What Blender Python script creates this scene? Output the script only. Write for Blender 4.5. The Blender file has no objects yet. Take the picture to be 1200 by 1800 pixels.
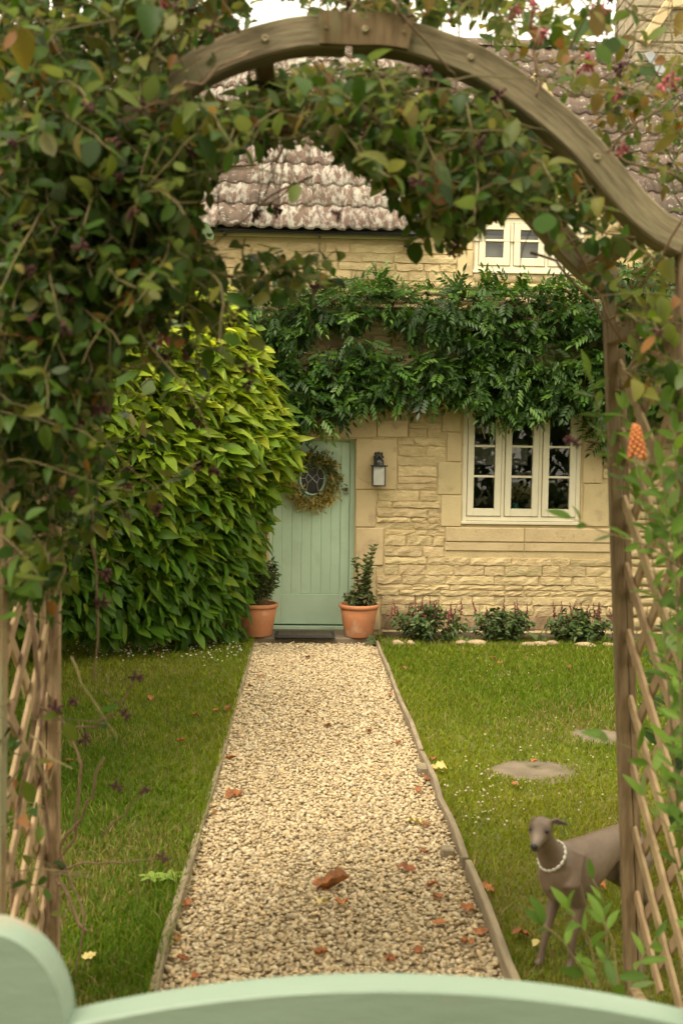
import bpy, bmesh, math, random
import numpy as np
from mathutils import Vector, Matrix

random.seed(7)
rng = np.random.default_rng(11)
R = math.radians
S = bpy.context.scene
COL = S.collection

# ------------------------------------------------------------------ camera
CAM_Z = 1.78
F = 1800.0                       # focal length in pixels of the 1200x1800 photograph
YAW, PITCH, ROLL = R(2.1), R(3.15), R(0.8)
CM = Matrix.Rotation(-YAW, 3, 'Z') @ Matrix.Rotation(R(90) - PITCH, 3, 'X') @ Matrix.Rotation(ROLL, 3, 'Z')
CP = Vector((0, 0, CAM_Z))
cd = bpy.data.cameras.new('camera'); cam = bpy.data.objects.new('camera', cd); COL.objects.link(cam)
cam.matrix_world = Matrix.Translation(CP) @ CM.to_4x4()
cd.sensor_fit = 'VERTICAL'; cd.sensor_height = 36; cd.lens = 36
cd.clip_start = 0.05; cd.clip_end = 1000
cd.dof.use_dof = True; cd.dof.focus_distance = 7.5; cd.dof.aperture_fstop = 3.0
S.camera = cam

# ------------------------------------------------------------------ sky and sun (overcast, warm)
SUN_EL, SUN_AZ = R(58), R(226)   # azimuth clockwise from +Y: high, from the left and a little behind the camera
w = bpy.data.worlds.new('World'); S.world = w; w.use_nodes = True
nt = w.node_tree; bg = nt.nodes['Background']
sky = nt.nodes.new('ShaderNodeTexSky'); sky.sky_type = 'NISHITA'; sky.sun_disc = False
sky.sun_elevation = SUN_EL; sky.sun_rotation = SUN_AZ; sky.dust_density = 4; sky.air_density = 1.0
mx = nt.nodes.new('ShaderNodeMix'); mx.data_type = 'RGBA'; mx.inputs[0].default_value = 0.88
nt.links.new(sky.outputs[0], mx.inputs[6]); mx.inputs[7].default_value = (10.6, 9.7, 7.5, 1)   # cloud cover, even
nt.links.new(mx.outputs[2], bg.inputs[0]); bg.inputs[1].default_value = 0.15
sd = bpy.data.lights.new('sun', 'SUN'); sd.energy = 2.3; sd.angle = R(26); sd.color = (1.0, 0.90, 0.72)
sun = bpy.data.objects.new('sun', sd); COL.objects.link(sun)
sun.rotation_euler = Vector((-math.sin(SUN_AZ)*math.cos(SUN_EL), -math.cos(SUN_AZ)*math.cos(SUN_EL), -math.sin(SUN_EL))).to_track_quat('-Z', 'Y').to_euler()
S.view_settings.view_transform = 'Standard'; S.view_settings.look = 'None'
S.view_settings.gamma = 1.0; S.view_settings.exposure = 0.85; S.view_settings.use_curve_mapping = False

# ------------------------------------------------------------------ helpers
def ray(px, py):
    return CM @ Vector(((px-600)/F, -(py-900)/F, -1))
def P(px, py, Y):
    d = ray(px, py); return CP + d*(Y/d.y)
def G(px, py, z=0.0):
    d = ray(px, py); return CP + d*((z-CAM_Z)/d.z)
CMi = CM.transposed()
CMn = np.array(CMi)
def proj(v):
    q = CMi @ (Vector(v)-CP); return 600+F*q.x/-q.z, 900-F*q.y/-q.z
def projn(A):
    q = (np.asarray(A)-np.array(CP)) @ CMn.T
    return 600+F*q[:, 0]/-q[:, 2], 900-F*q[:, 1]/-q[:, 2]

def adopt(o, parent):
    o.parent = parent
    o.matrix_parent_inverse = Matrix.Translation(-Vector(parent.get('_w', (0, 0, 0))))
def link(name, me, mat=None, parent=None):
    o = bpy.data.objects.new(name, me); COL.objects.link(o)
    if mat and me and len(me.materials) == 0: me.materials.append(mat)
    if parent: adopt(o, parent)
    return o
def tag(o, label, cat, group=None, kind=None):
    if label: o['label'] = label
    if cat: o['category'] = cat
    if group: o['group'] = group
    if kind: o['kind'] = kind
    return o
def thing(name, loc, label, cat, group=None):
    o = bpy.data.objects.new(name, None); COL.objects.link(o)
    o.location = loc; o['_w'] = tuple(loc); o.empty_display_size = 0.1
    return tag(o, label, cat, group)

class MB:
    """collects faces; build() links them as one mesh object"""
    def __init__(s): s.v = []; s.f = []
    def add(s, vs, fs):
        b = len(s.v); s.v += [tuple(x) for x in vs]; s.f += [tuple(i+b for i in f) for f in fs]; return s
    def box(s, lo, hi, bev=0.0):
        (x0, y0, z0), (x1, y1, z1) = lo, hi
        if bev <= 0:
            vs = [(x0,y0,z0),(x1,y0,z0),(x1,y1,z0),(x0,y1,z0),(x0,y0,z1),(x1,y0,z1),(x1,y1,z1),(x0,y1,z1)]
            return s.add(vs, [(3,2,1,0),(4,5,6,7),(0,1,5,4),(1,2,6,5),(2,3,7,6),(3,0,4,7)])
        bm = bmesh.new(); bmesh.ops.create_cube(bm, size=1)
        for v in bm.verts:
            v.co = Vector(((x0+x1)/2+v.co.x*(x1-x0), (y0+y1)/2+v.co.y*(y1-y0), (z0+z1)/2+v.co.z*(z1-z0)))
        bmesh.ops.bevel(bm, geom=bm.edges[:], offset=bev, segments=1, affect='EDGES')
        s.bm(bm); return s
    def bm(s, bm):
        bm.verts.ensure_lookup_table()
        s.add([v.co.copy() for v in bm.verts], [[v.index for v in f.verts] for f in bm.faces]); bm.free(); return s
    def beam(s, a, b, wx, wy, up=(0, 0, 1), bev=0.0):
        """square bar from a to b: wx across (a-b) x up, wy the other way"""
        a = Vector(a); b = Vector(b); d = (b-a); L = d.length; d.normalize()
        x = d.cross(Vector(up)).normalized(); y = x.cross(d).normalized()
        m = MB().box((-wx/2, -wy/2, 0), (wx/2, wy/2, L), bev)
        s.add([a + x*v[0] + y*v[1] + d*v[2] for v in m.v], m.f); return s
    def tube(s, pts, rad, n=6, cap=True):
        pts = [Vector(p) for p in pts]; N = len(pts)
        if not hasattr(rad, '__len__'): rad = [rad]*N
        b = len(s.v); prev = None
        for i, p in enumerate(pts):
            t = (pts[min(i+1, N-1)]-pts[max(i-1, 0)]).normalized()
            if prev is None:
                prev = t.orthogonal().normalized()
            x = (prev - t*prev.dot(t))
            x = x.normalized() if x.length > 1e-6 else t.orthogonal().normalized()
            prev = x; y = t.cross(x)
            for k in range(n):
                a = 2*math.pi*k/n
                s.v.append(tuple(p + (x*math.cos(a)+y*math.sin(a))*rad[i]))
        for i in range(N-1):
            for k in range(n):
                k2 = (k+1) % n
                s.f.append((b+i*n+k, b+i*n+k2, b+(i+1)*n+k2, b+(i+1)*n+k))
        if cap:
            s.f.append(tuple(b+k for k in reversed(range(n)))); s.f.append(tuple(b+(N-1)*n+k for k in range(n)))
        return s
    def lathe(s, prof, c, n=24, axis=None):
        b = len(s.v); c = Vector(c)
        for r, z in prof:
            for k in range(n):
                a = 2*math.pi*k/n; s.v.append((c.x+r*math.cos(a), c.y+r*math.sin(a), c.z+z))
        for i in range(len(prof)-1):
            for k in range(n):
                k2 = (k+1) % n; s.f.append((b+i*n+k, b+i*n+k2, b+(i+1)*n+k2, b+(i+1)*n+k))
        return s
    def mesh(s, name, smooth=False):
        me = bpy.data.meshes.new(name); me.from_pydata(s.v, [], s.f); me.update()
        if smooth: me.polygons.foreach_set('use_smooth', [True]*len(me.polygons))
        return me
    def build(s, name, mat, parent=None, smooth=False):
        return link(name, s.mesh(name, smooth), mat, parent)

def npmesh(name, V, Fq, tint=None, smooth=False):
    """V (n,3), Fq (m,k) all faces with k corners; tint (n,3)"""
    me = bpy.data.meshes.new(name); n = len(V); m, k = Fq.shape
    me.vertices.add(n); me.vertices.foreach_set('co', np.ascontiguousarray(V, dtype=np.float32).ravel())
    me.loops.add(m*k); me.loops.foreach_set('vertex_index', np.ascontiguousarray(Fq, dtype=np.int32).ravel())
    me.polygons.add(m); me.polygons.foreach_set('loop_start', np.arange(0, m*k, k, dtype=np.int32))
    if smooth: me.polygons.foreach_set('use_smooth', np.ones(m, dtype=bool))
    me.update(calc_edges=True)
    if tint is not None:
        a = me.color_attributes.new('tint', 'FLOAT_COLOR', 'POINT')
        a.data.foreach_set('color', np.concatenate([tint, np.ones((n, 1))], 1).astype(np.float32).ravel())
    return me
def nrm(a):
    return a/np.maximum(np.linalg.norm(a, axis=-1, keepdims=True), 1e-9)
def frames(d, n):
    d = nrm(d); x = nrm(np.cross(d, n)); n2 = np.cross(x, d)
    return np.stack([x, d, n2], axis=-1)          # columns x, length, normal
def scatter(T, Ft, pos, rot, scale, tint):
    """merge N copies of a template; returns V, F, tint per vertex"""
    N = len(pos); nv = len(T)
    V = np.einsum('nij,vj->nvi', rot, T)*np.reshape(scale, (N, 1, 1)) + pos[:, None, :]
    Fq = (Ft[None]+(np.arange(N)*nv)[:, None, None]).reshape(-1, Ft.shape[1])
    return V.reshape(-1, 3), Fq, np.repeat(tint, nv, axis=0)
def leaf_tmpl(width, fold=0.25, droop=0.25, n=4, point=1.0, wav=0.0):
    """leaf along +Y, normal +Z, length 1; triangles"""
    V = [(0, 0, 0)]; f = []
    for i in range(1, n):
        t = i/n; wd = width*0.5*(math.sin(math.pi*t**0.85)**point)
        z = -droop*t*t; k = wav*(1 if i % 2 else -1)
        V += [(-wd, t, z+fold*wd+k), (0, t, z), (wd, t, z+fold*wd-k)]
    V.append((0, 1, -droop))
    e = len(V)-1
    f += [(0, 2, 1), (0, 3, 2)]
    for i in range(n-2):
        a = 1+3*i; b = a+3
        f += [(a, a+1, b+1), (a, b+1, b), (a+1, a+2, b+2), (a+1, b+2, b+1)]
    a = 1+3*(n-2); f += [(a, a+1, e), (a+1, a+2, e)]
    return np.array(V, float), np.array(f, int)
def inpoly(px, py, poly):
    px = np.asarray(px, float); py = np.asarray(py, float); c = np.zeros(px.shape, bool); n = len(poly)
    for i in range(n):
        x1, y1 = poly[i]; x2, y2 = poly[(i+1) % n]
        if y1 == y2: continue
        m = ((y1 > py) != (y2 > py)) & (px < (x2-x1)*(py-y1)/(y2-y1)+x1)
        c ^= m
    return c

# ------------------------------------------------------------------ materials
def M(name, c1, c2=None, scale=8.0, rough=0.75, bump=0.0, bscale=60.0, tint=False, rand=0.0, trans=0.0,
      metal=0.0, spec=0.5, stretch=None, back=None, c3=None, s3=3.0, t3=(0.55, 0.65), contrast=(0.35, 0.65), attr=None):
    m = bpy.data.materials.new(name); m.use_nodes = True; nt = m.node_tree; N = nt.nodes; L = nt.links
    b = N['Principled BSDF']; out = N['Material Output']
    b.inputs['Roughness'].default_value = rough; b.inputs['Metallic'].default_value = metal
    b.inputs['Specular IOR Level'].default_value = spec
    tc = N.new('ShaderNodeTexCoord'); oi = N.new('ShaderNodeObjectInfo')
    ml = N.new('ShaderNodeVectorMath'); ml.operation = 'MULTIPLY_ADD'
    sc = N.new('ShaderNodeCombineXYZ')
    mr = N.new('ShaderNodeMath'); mr.operation = 'MULTIPLY'; mr.inputs[1].default_value = 37.0
    L.new(oi.outputs['Random'], mr.inputs[0])
    for i in range(3): L.new(mr.outputs[0], sc.inputs[i])
    if attr: ga = N.new('ShaderNodeAttribute'); ga.attribute_name = attr
    L.new(ga.outputs['Vector'] if attr else tc.outputs['Object'], ml.inputs[0]); ml.inputs[1].default_value = stretch or (1, 1, 1); L.new(sc.outputs[0], ml.inputs[2])
    vec = ml.outputs[0]
    def noise(s, det=5):
        n = N.new('ShaderNodeTexNoise'); n.inputs['Scale'].default_value = s; n.inputs['Detail'].default_value = det
        n.inputs['Roughness'].default_value = 0.62; L.new(vec, n.inputs['Vector']); return n
    def mixc(fac, a, bb, mode='MIX'):
        x = N.new('ShaderNodeMix'); x.data_type = 'RGBA'; x.blend_type = mode
        for s_, v in ((0, fac), (6, a), (7, bb)):
            if hasattr(v, 'links'): L.new(v, x.inputs[s_])
            else: x.inputs[s_].default_value = v if s_ == 0 else (*v, 1)
        return x.outputs[2]
    def ramp(v, a, bb):
        r = N.new('ShaderNodeMapRange'); L.new(v, r.inputs[0]); r.inputs[1].default_value = a; r.inputs[2].default_value = bb; return r.outputs[0]
    if tint:
        at = N.new('ShaderNodeAttribute'); at.attribute_name = 'tint'
        n = noise(scale); col = mixc(ramp(n.outputs[0], 0.3, 0.7), c1, c2 or (1, 1, 1))
        col = mixc(1.0, at.outputs['Color'], col, 'MULTIPLY')
    elif c2:
        n = noise(scale); col = mixc(ramp(n.outputs[0], *contrast), c1, c2)
    else:
        col = mixc(0.0, c1, c1)
    if c3:
        n = noise(s3, 7); col = mixc(ramp(n.outputs[0], *t3), col, c3)
    if rand:
        hv = N.new('ShaderNodeHueSaturation')
        r1 = N.new('ShaderNodeMapRange'); L.new(oi.outputs['Random'], r1.inputs[0]); r1.inputs[3].default_value = 1-rand; r1.inputs[4].default_value = 1+rand
        L.new(r1.outputs[0], hv.inputs['Value']); L.new(col, hv.inputs['Color'])
        r2 = N.new('ShaderNodeMath'); r2.operation = 'MULTIPLY_ADD'; r2.inputs[1].default_value = 0.012; r2.inputs[2].default_value = 0.494
        fr = N.new('ShaderNodeMath'); fr.operation = 'FRACT'; L.new(mr.outputs[0], fr.inputs[0]); L.new(fr.outputs[0], r2.inputs[0]); L.new(r2.outputs[0], hv.inputs['Hue'])
        col = hv.outputs[0]
    if back:
        ge = N.new('ShaderNodeNewGeometry'); col = mixc(ge.outputs['Backfacing'], col, mixc(0.35, col, back))
    L.new(col, b.inputs['Base Color'])
    if bump:
        n = noise(bscale, 6); bp = N.new('ShaderNodeBump'); bp.inputs['Strength'].default_value = 1.0; bp.inputs['Distance'].default_value = bump
        L.new(n.outputs[0], bp.inputs['Height']); L.new(bp.outputs[0], b.inputs['Normal'])
    if trans:
        tr = N.new('ShaderNodeBsdfTranslucent'); L.new(mixc(1.0, col, (1.25, 1.15, 0.55), 'MULTIPLY'), tr.inputs['Color'])
        ms = N.new('ShaderNodeMixShader'); ms.inputs[0].default_value = trans
        L.new(b.outputs[0], ms.inputs[1]); L.new(tr.outputs[0], ms.inputs[2]); L.new(ms.outputs[0], out.inputs['Surface'])
    return m
def glass_mat(name, tintc=(0.92, 0.95, 0.93), rough=0.0, frost=0.0):
    m = bpy.data.materials.new(name); m.use_nodes = True; nt = m.node_tree; N = nt.nodes; L = nt.links
    N.remove(N['Principled BSDF']); out = N['Material Output']
    t = N.new('ShaderNodeBsdfTransparent'); t.inputs[0].default_value = (*tintc, 1)
    g = N.new('ShaderNodeBsdfGlossy'); g.inputs['Roughness'].default_value = rough
    f = N.new('ShaderNodeFresnel'); f.inputs[0].default_value = 1.7
    x = N.new('ShaderNodeMixShader'); L.new(f.outputs[0], x.inputs[0]); L.new(t.outputs[0], x.inputs[1]); L.new(g.outputs[0], x.inputs[2])
    s = x.outputs[0]
    if frost:
        d = N.new('ShaderNodeBsdfDiffuse'); d.inputs[0].default_value = (0.75, 0.75, 0.68, 1)
        y = N.new('ShaderNodeMixShader'); y.inputs[0].default_value = frost; L.new(s, y.inputs[1]); L.new(d.outputs[0], y.inputs[2]); s = y.outputs[0]
    L.new(s, out.inputs[0]); return m

m_stone = M('rubble limestone', (0.66, 0.515, 0.285), (0.50, 0.375, 0.19), scale=9, rough=0.9, bump=0.012, bscale=30, rand=0.14, stretch=(1, 1, 2.2), c3=(0.33, 0.27, 0.15), s3=4, t3=(0.62, 0.8))
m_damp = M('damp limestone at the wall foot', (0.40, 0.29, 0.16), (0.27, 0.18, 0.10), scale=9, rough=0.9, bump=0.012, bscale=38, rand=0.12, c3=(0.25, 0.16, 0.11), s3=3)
m_mortar = M('lime mortar', (0.60, 0.465, 0.255), (0.48, 0.365, 0.19), scale=6, rough=0.95, bump=0.008, bscale=80)
m_ashlar = M('dressed limestone', (0.62, 0.48, 0.27), (0.53, 0.405, 0.22), scale=3, rough=0.88, bump=0.003, bscale=60, rand=0.06, c3=(0.45, 0.33, 0.19), s3=5)
m_sill = M('weathered sill stone', (0.60, 0.46, 0.26), (0.50, 0.38, 0.21), scale=4, rough=0.9, bump=0.006, bscale=40, c3=(0.30, 0.18, 0.10), s3=10, t3=(0.58, 0.75))
m_tile = M('lichened clay tile', (0.165, 0.115, 0.085), (0.105, 0.075, 0.058), scale=7, rough=0.92, bump=0.006, bscale=70, rand=0.16, c3=(0.34, 0.31, 0.26), s3=15, t3=(0.57, 0.63))
m_tilew = M('heavily lichened tile', (0.185, 0.12, 0.088), (0.12, 0.08, 0.062), scale=7, rough=0.92, bump=0.006, bscale=70, rand=0.14, stretch=(2.2, .8, 1), c3=(0.36, 0.33, 0.275), s3=9, t3=(0.44, 0.58))
m_green = M('mint door paint', (0.55, 0.71, 0.53), (0.515, 0.67, 0.495), scale=3, rough=0.45, bump=0.0008, bscale=90, c3=(0.43, 0.54, 0.38), s3=2.5, t3=(0.52, 0.75))
m_gate = M('mint paint darkened for shade', (0.29, 0.375, 0.295), (0.25, 0.335, 0.255), scale=5, rough=0.5, bump=0.002, bscale=45, stretch=(0.3, 1, 1), c3=(0.36, 0.31, 0.22), s3=9, t3=(0.60, 0.72))  # the door's mint paint, with the gate's shade put into the colour
m_cream = M('cream window paint', (0.74, 0.67, 0.49), (0.69, 0.62, 0.45), scale=5, rough=0.5)
m_black = M('black plastic gutter', (0.018, 0.019, 0.02), (0.03, 0.03, 0.03), scale=8, rough=0.4)
m_iron = M('dark iron', (0.06, 0.062, 0.06), (0.10, 0.10, 0.09), scale=40, rough=0.38, metal=0.8)
m_seal = M('dark seal', (0.02, 0.018, 0.015), rough=0.8)
m_lead = M('lead', (0.30, 0.31, 0.31), (0.22, 0.23, 0.24), scale=9, rough=0.55, metal=0.3, bump=0.002)
m_chrome = M('lock metal', (0.55, 0.52, 0.45), rough=0.25, metal=0.9)
m_room = M('room walls', (0.34, 0.31, 0.26), (0.28, 0.25, 0.21), rough=0.9)
m_blind = M('pale blind fabric', (0.62, 0.60, 0.52), rough=0.9, trans=0.2)
m_teal = M('teal vase glaze', (0.05, 0.20, 0.15), (0.04, 0.15, 0.12), rough=0.2)
m_glass = glass_mat('window glass'); m_frost = glass_mat('lantern glass', frost=0.45)
m_bulb = M('white bulb', (0.85, 0.85, 0.8), rough=0.2)
m_dglass = M('dark leaded glass', (0.035, 0.03, 0.025), (0.05, 0.045, 0.04), rough=0.12)
m_terra = M('terracotta', (0.52, 0.215, 0.095), (0.44, 0.17, 0.075), scale=7, rough=0.85, bump=0.002, bscale=30, c3=(0.58, 0.38, 0.25), s3=7, t3=(0.52, 0.72))
m_soil = M('soil', (0.06, 0.045, 0.03), (0.11, 0.08, 0.05), scale=40, rough=1, bump=0.02, bscale=60)
m_mat = M('coir mat', (0.06, 0.05, 0.035), (0.10, 0.08, 0.055), scale=60, rough=1, bump=0.01, bscale=200)
m_rubber = M('mat rubber', (0.03, 0.03, 0.027), rough=0.8)
m_slab = M('worn stone slab', (0.20, 0.155, 0.105), (0.135, 0.105, 0.07), scale=7, rough=0.9, bump=0.006, bscale=40, c3=(0.11, 0.10, 0.05), s3=5)
m_wood = M('weathered arch timber', (0.30, 0.205, 0.105), (0.17, 0.11, 0.055), scale=9, rough=0.85, bump=0.004, bscale=30, rand=0.12, stretch=(6, 6, 0.7), c3=(0.24, 0.22, 0.12), s3=3)
m_arc = M('weathered arch beam', (0.33, 0.265, 0.16), (0.16, 0.12, 0.07), scale=10, rough=0.85, bump=0.004, bscale=14, rand=0.10, attr='grain', stretch=(.8, 6, 9), c3=(0.24, 0.22, 0.12), s3=3)
m_slat = M('trellis slat', (0.40, 0.28, 0.155), (0.28, 0.19, 0.10), scale=14, rough=0.85, bump=0.002, bscale=40, rand=0.18)
m_edge = M('grey edging board', (0.30, 0.235, 0.15), (0.19, 0.15, 0.095), scale=9, rough=0.95, bump=0.004, bscale=60, stretch=(3, 0.5, 3), rand=0.1)
m_bolt = M('galvanised bolt', (0.42, 0.36, 0.22), (0.3, 0.25, 0.15), scale=60, rough=0.5, metal=0.5)
m_ground = M('ground', (0.13, 0.135, 0.04), (0.09, 0.10, 0.03), scale=3, rough=1, bump=0.01, bscale=60)
m_lawn = M('lawn thatch', (0.10, 0.13, 0.015), (0.17, 0.15, 0.04), scale=1.3, rough=1, bump=0.012, bscale=120, c3=(0.07, 0.10, 0.018), s3=2.2)
m_grass = M('grass blades', (1, 1, 1), (0.75, 0.8, 0.7), scale=2, rough=0.6, tint=True, trans=0.35, spec=0.25)
m_bed = M('gravel bed', (0.46, 0.36, 0.22), (0.32, 0.25, 0.15), scale=70, rough=1, bump=0.015, bscale=110)
m_peb = M('buff gravel', (1, 1, 1), (0.82, 0.80, 0.76), scale=60, rough=0.85, tint=True, bump=0.002, bscale=150)
m_leaf = M('glossy leaf', (1, 1, 1), (0.8, 0.85, 0.75), scale=14, rough=0.5, tint=True, trans=0.42, spec=0.22, back=(0.22, 0.26, 0.16))
m_bushleaf = M('bush leaf', (1, 1, 1), (0.8, 0.85, 0.75), scale=14, rough=0.4, tint=True, trans=0.48, spec=0.25)
m_wleaf = M('wall climber leaf', (1, 1, 1), (0.8, 0.85, 0.75), scale=14, rough=0.45, tint=True, trans=0.25, spec=0.35)
m_flow = M('petals', (1, 1, 1), (0.85, 0.85, 0.85), scale=30, rough=0.8, tint=True, trans=0.25, spec=0.2)
m_stem = M('woody stem', (0.27, 0.17, 0.10), (0.16, 0.10, 0.06), scale=20, rough=0.85, bump=0.002, bscale=80)
m_twig = M('green brown twig', (0.20, 0.15, 0.06), (0.12, 0.10, 0.04), scale=20, rough=0.8)
m_dead = M('dead leaf', (0.46, 0.17, 0.05), (0.20, 0.08, 0.035), scale=34, rough=0.8, rand=0.25, trans=0.15)
m_deady = M('pale dead leaf', (0.62, 0.52, 0.20), (0.5, 0.38, 0.14), scale=22, rough=0.8, trans=0.15)
m_dog = M('fawn short coat', (1, 1, 1), (.74, .72, .70), scale=22, rough=0.42, bump=0.0008, bscale=240, spec=0.4, tint=True)
m_dogear = M('dark ear', (0.07, 0.055, 0.05), (0.10, 0.075, 0.06), rough=0.7)
m_dogn = M('black nose', (0.018, 0.017, 0.018), rough=0.35)
m_eye = M('dark eye', (0.012, 0.009, 0.008), rough=0.08)
m_shell = M('white cowrie', (0.82, 0.79, 0.70), (0.72, 0.68, 0.58), scale=60, rough=0.3)
m_cord = M('grey cord', (0.25, 0.24, 0.2), rough=0.8)
m_cable = M('black cable', (0.02, 0.02, 0.02), rough=0.6)
m_rock = M('edging rock', (0.44, 0.32, 0.19), (0.30, 0.22, 0.13), scale=14, rough=0.95, bump=0.008, bscale=50, rand=0.15)

# ------------------------------------------------------------------ ground, lawn, path
HY = 10.0                                          # wall plane
def struct(o): o['kind'] = 'structure'; return o
g = MB().add([(-150, -60, -0.03), (150, -60, -0.03), (150, 200, -0.03), (-150, 200, -0.03)], [(0, 1, 2, 3)])
struct(g.build('ground', m_ground))
# path edges taken at the near and far end
pl0, pl1 = G(283, 1745), G(449, 1132); pr0, pr1 = G(893, 1745), G(657, 1132)
def xl(y): return pl0.x+(pl1.x-pl0.x)*(y-pl0.y)/(pl1.y-pl0.y)
def xr(y): return pr0.x+(pr1.x-pr0.x)*(y-pr0.y)/(pr1.y-pr0.y)
PY0, PY1 = 1.2, pl1.y
LZ = 0.025
def lawn(name, xs):
    V = []; fs = []; ys = np.linspace(-1.5, HY-0.02, 40)
    for j, y in enumerate(ys):
        a, b = xs(y)
        for i in range(25):
            x = a+(b-a)*i/24
            V.append((x, y, LZ+0.003*math.sin(x*2.1+y*0.7)*math.sin(y*1.3)))
    for j in range(39):
        for i in range(24):
            k = j*25+i; fs.append((k, k+1, k+26, k+25))
    o = MB().add(V, fs).build(name, m_lawn, None, True); struct(o); return o
lawn('lawn', lambda y: (-6.0, xl(y)-0.035)); lawn('lawn', lambda y: (xr(y)+0.035, 6.5))
path = MB().add([(xl(0)-.03, 0, 0.0), (xr(0)+.03, 0, 0.0), (xr(PY1)+.03, PY1, 0.0), (xl(PY1)-.03, PY1, 0.0)], [(0, 1, 2, 3)]).build('gravel_path', m_bed)
struct(path)

# pebbles
def ico(sub):
    bm = bmesh.new(); bmesh.ops.create_icosphere(bm, subdivisions=sub, radius=1)
    bm.verts.ensure_lookup_table()
    V = np.array([v.co[:] for v in bm.verts]); Fc = np.array([[v.index for v in f.verts] for f in bm.faces]); bm.free(); return V, Fc
I1, IF1 = ico(1); I2, IF2 = ico(2)
def pebble(sub2, seed):
    r = np.random.default_rng(seed); V, Fc = (I2, IF2) if sub2 else (I1, IF1)
    V = V.copy()
    for k in range(5):                              # planar cuts give it worn facets
        n = nrm(r.normal(size=3)); d = r.uniform(0.55, 0.8); s = V @ n; V -= np.outer(np.maximum(s-d, 0), n)
    V *= np.array([1.0, r.uniform(0.6, 0.85), r.uniform(0.34, 0.52)])
    return V, Fc
def pebcol(n):
    base = .97*np.array([[0.60, 0.475, 0.29], [0.54, 0.41, 0.24], [0.67, 0.55, 0.36], [0.47, 0.37, 0.23], [0.56, 0.47, 0.32], [0.40, 0.30, 0.18], [0.62, 0.46, 0.25]])
    return base[rng.choice(len(base), n, p=[.24, .2, .2, .1, .14, .05, .07])]*rng.uniform(0.85, 1.12, (n, 1))
sp = 0.0185
pos = []
y = 2.9
while y < PY1:
    st = sp*(1.0 if y < 6.5 else 1.25)
    x = np.arange(xl(y)-0.005, xr(y)+0.01, st*1.02); n = len(x)
    pos.append(np.stack([x+rng.uniform(-.4, .4, n)*st, y+rng.uniform(-.45, .45, n)*st, rng.uniform(0.001, 0.011, n), np.full(n, st)], 1)); y += st*0.92
pos = np.concatenate(pos)
extra = pos[rng.choice(len(pos), len(pos)//4)].copy(); extra[:, :2] += rng.uniform(-.012, .012, (len(extra), 2)); extra[:, 2] += rng.uniform(.006, .012, len(extra))
pos = np.concatenate([pos, extra])
sz = pos[:, 3]*rng.lognormal(-0.36, 0.28, len(pos)); sz = np.minimum(sz, 0.0235)
ppx, ppy = projn(pos[:, :3]); apx = sz/pos[:, 1]*(ppy < 1705)*(ppy > 1000)*(pos[:, 2] > 0.009)
top300 = set(np.argsort(-apx)[:300].tolist())
PEBM = []
for k in range(12):
    V, Fc = pebble(False, 50+k); PEBM.append(npmesh('pebble', V, Fc, np.repeat(pebcol(1), len(V), 0))); PEBM[-1].materials.append(m_peb)
acc = []
def rotz_tilt(n, tilt=0.45):
    d = np.stack([np.cos(a := rng.uniform(0, 6.283, n)), np.sin(a), rng.normal(0, tilt*0.5, n)], 1)
    nn = np.stack([rng.normal(0, tilt, n), rng.normal(0, tilt, n), np.ones(n)], 1); return frames(d, nn)
rots = rotz_tilt(len(pos))
idx_rest = np.array([i for i in range(len(pos)) if i not in top300])
Vs, Fs, Ts, off = [], [], [], 0
for k in range(10):
    ids = idx_rest[k::10]; V, Fc = pebble(False, k)
    v, f, t = scatter(V, Fc, pos[ids, :3], rots[ids], sz[ids]*1.06, pebcol(len(ids)))
    Vs.append(v); Fs.append(f+off); Ts.append(t); off += len(v)
o = link('gravel', npmesh('gravel', np.concatenate(Vs), np.concatenate(Fs), np.concatenate(Ts)), m_peb, path); o['kind'] = 'stuff'
for i in top300:
    o = link('pebble', PEBM[i % 12], None, path)
    o.matrix_basis = Matrix.Translation(pos[i, :3]) @ Matrix(rots[i].tolist()).to_4x4() @ Matrix.Scale(sz[i], 4)

# edging boards
def edging(name, fx, y0, y1, label, zt, th=0.028):
    t = MB(); n = 6
    ptsA = []
    for i in range(n+1):
        y = y0+(y1-y0)*i/n; j = 0.006*math.sin(i*2.3+y0)
        ptsA.append((fx(y)+j, y, zt+0.006*math.sin(i*1.7)))
    V = []; fs = []
    for (x, y, z) in ptsA:
        V += [(x-th/2, y, -0.02), (x+th/2, y, -0.02), (x+th/2, y, z), (x-th/2, y, z)]
    for i in range(n):
        a = 4*i; b = a+4
        for k in range(4): fs.append((a+k, a+(k+1) % 4, b+(k+1) % 4, b+k))
    fs += [(3, 2, 1, 0), (4*n, 4*n+1, 4*n+2, 4*n+3)]
    o = t.add(V, fs).build(name, m_edge); bv = o.modifiers.new('b', 'BEVEL'); bv.width = 0.004; bv.segments = 1
    tag(o, label, 'edging', 'timber boards edging the gravel path')
edging('path_edging', lambda y: xr(y)+0.018, 1.6, 4.25, 'weathered timber board edging the right of the path nearest the dog', 0.075)
edging('path_edging', lambda y: xr(y)+0.022, 4.3, 5.9, 'middle timber edging board right of the path beside the stepping stones', 0.062)
edging('path_edging', lambda y: xr(y)+0.02, 5.95, PY1-0.02, 'far timber edging board right of the path reaching the doorstep', 0.058)
edging('path_edging', lambda y: xl(y)-0.018, 1.6, 4.6, 'weathered timber board edging the left of the path nearest the gate', 0.06)
edging('path_edging', lambda y: xl(y)-0.018, 4.65, PY1-0.02, 'far timber board left of the path half buried in grass', 0.035)
c = G(786, 1508); o = MB().box((c.x-0.03, c.y-0.03, -0.03), (c.x+0.028, c.y+0.028, 0.05), 0.006).build('edging_stake', m_edge)
tag(o, 'short square wooden stake inside the right path edging', 'stake')
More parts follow.
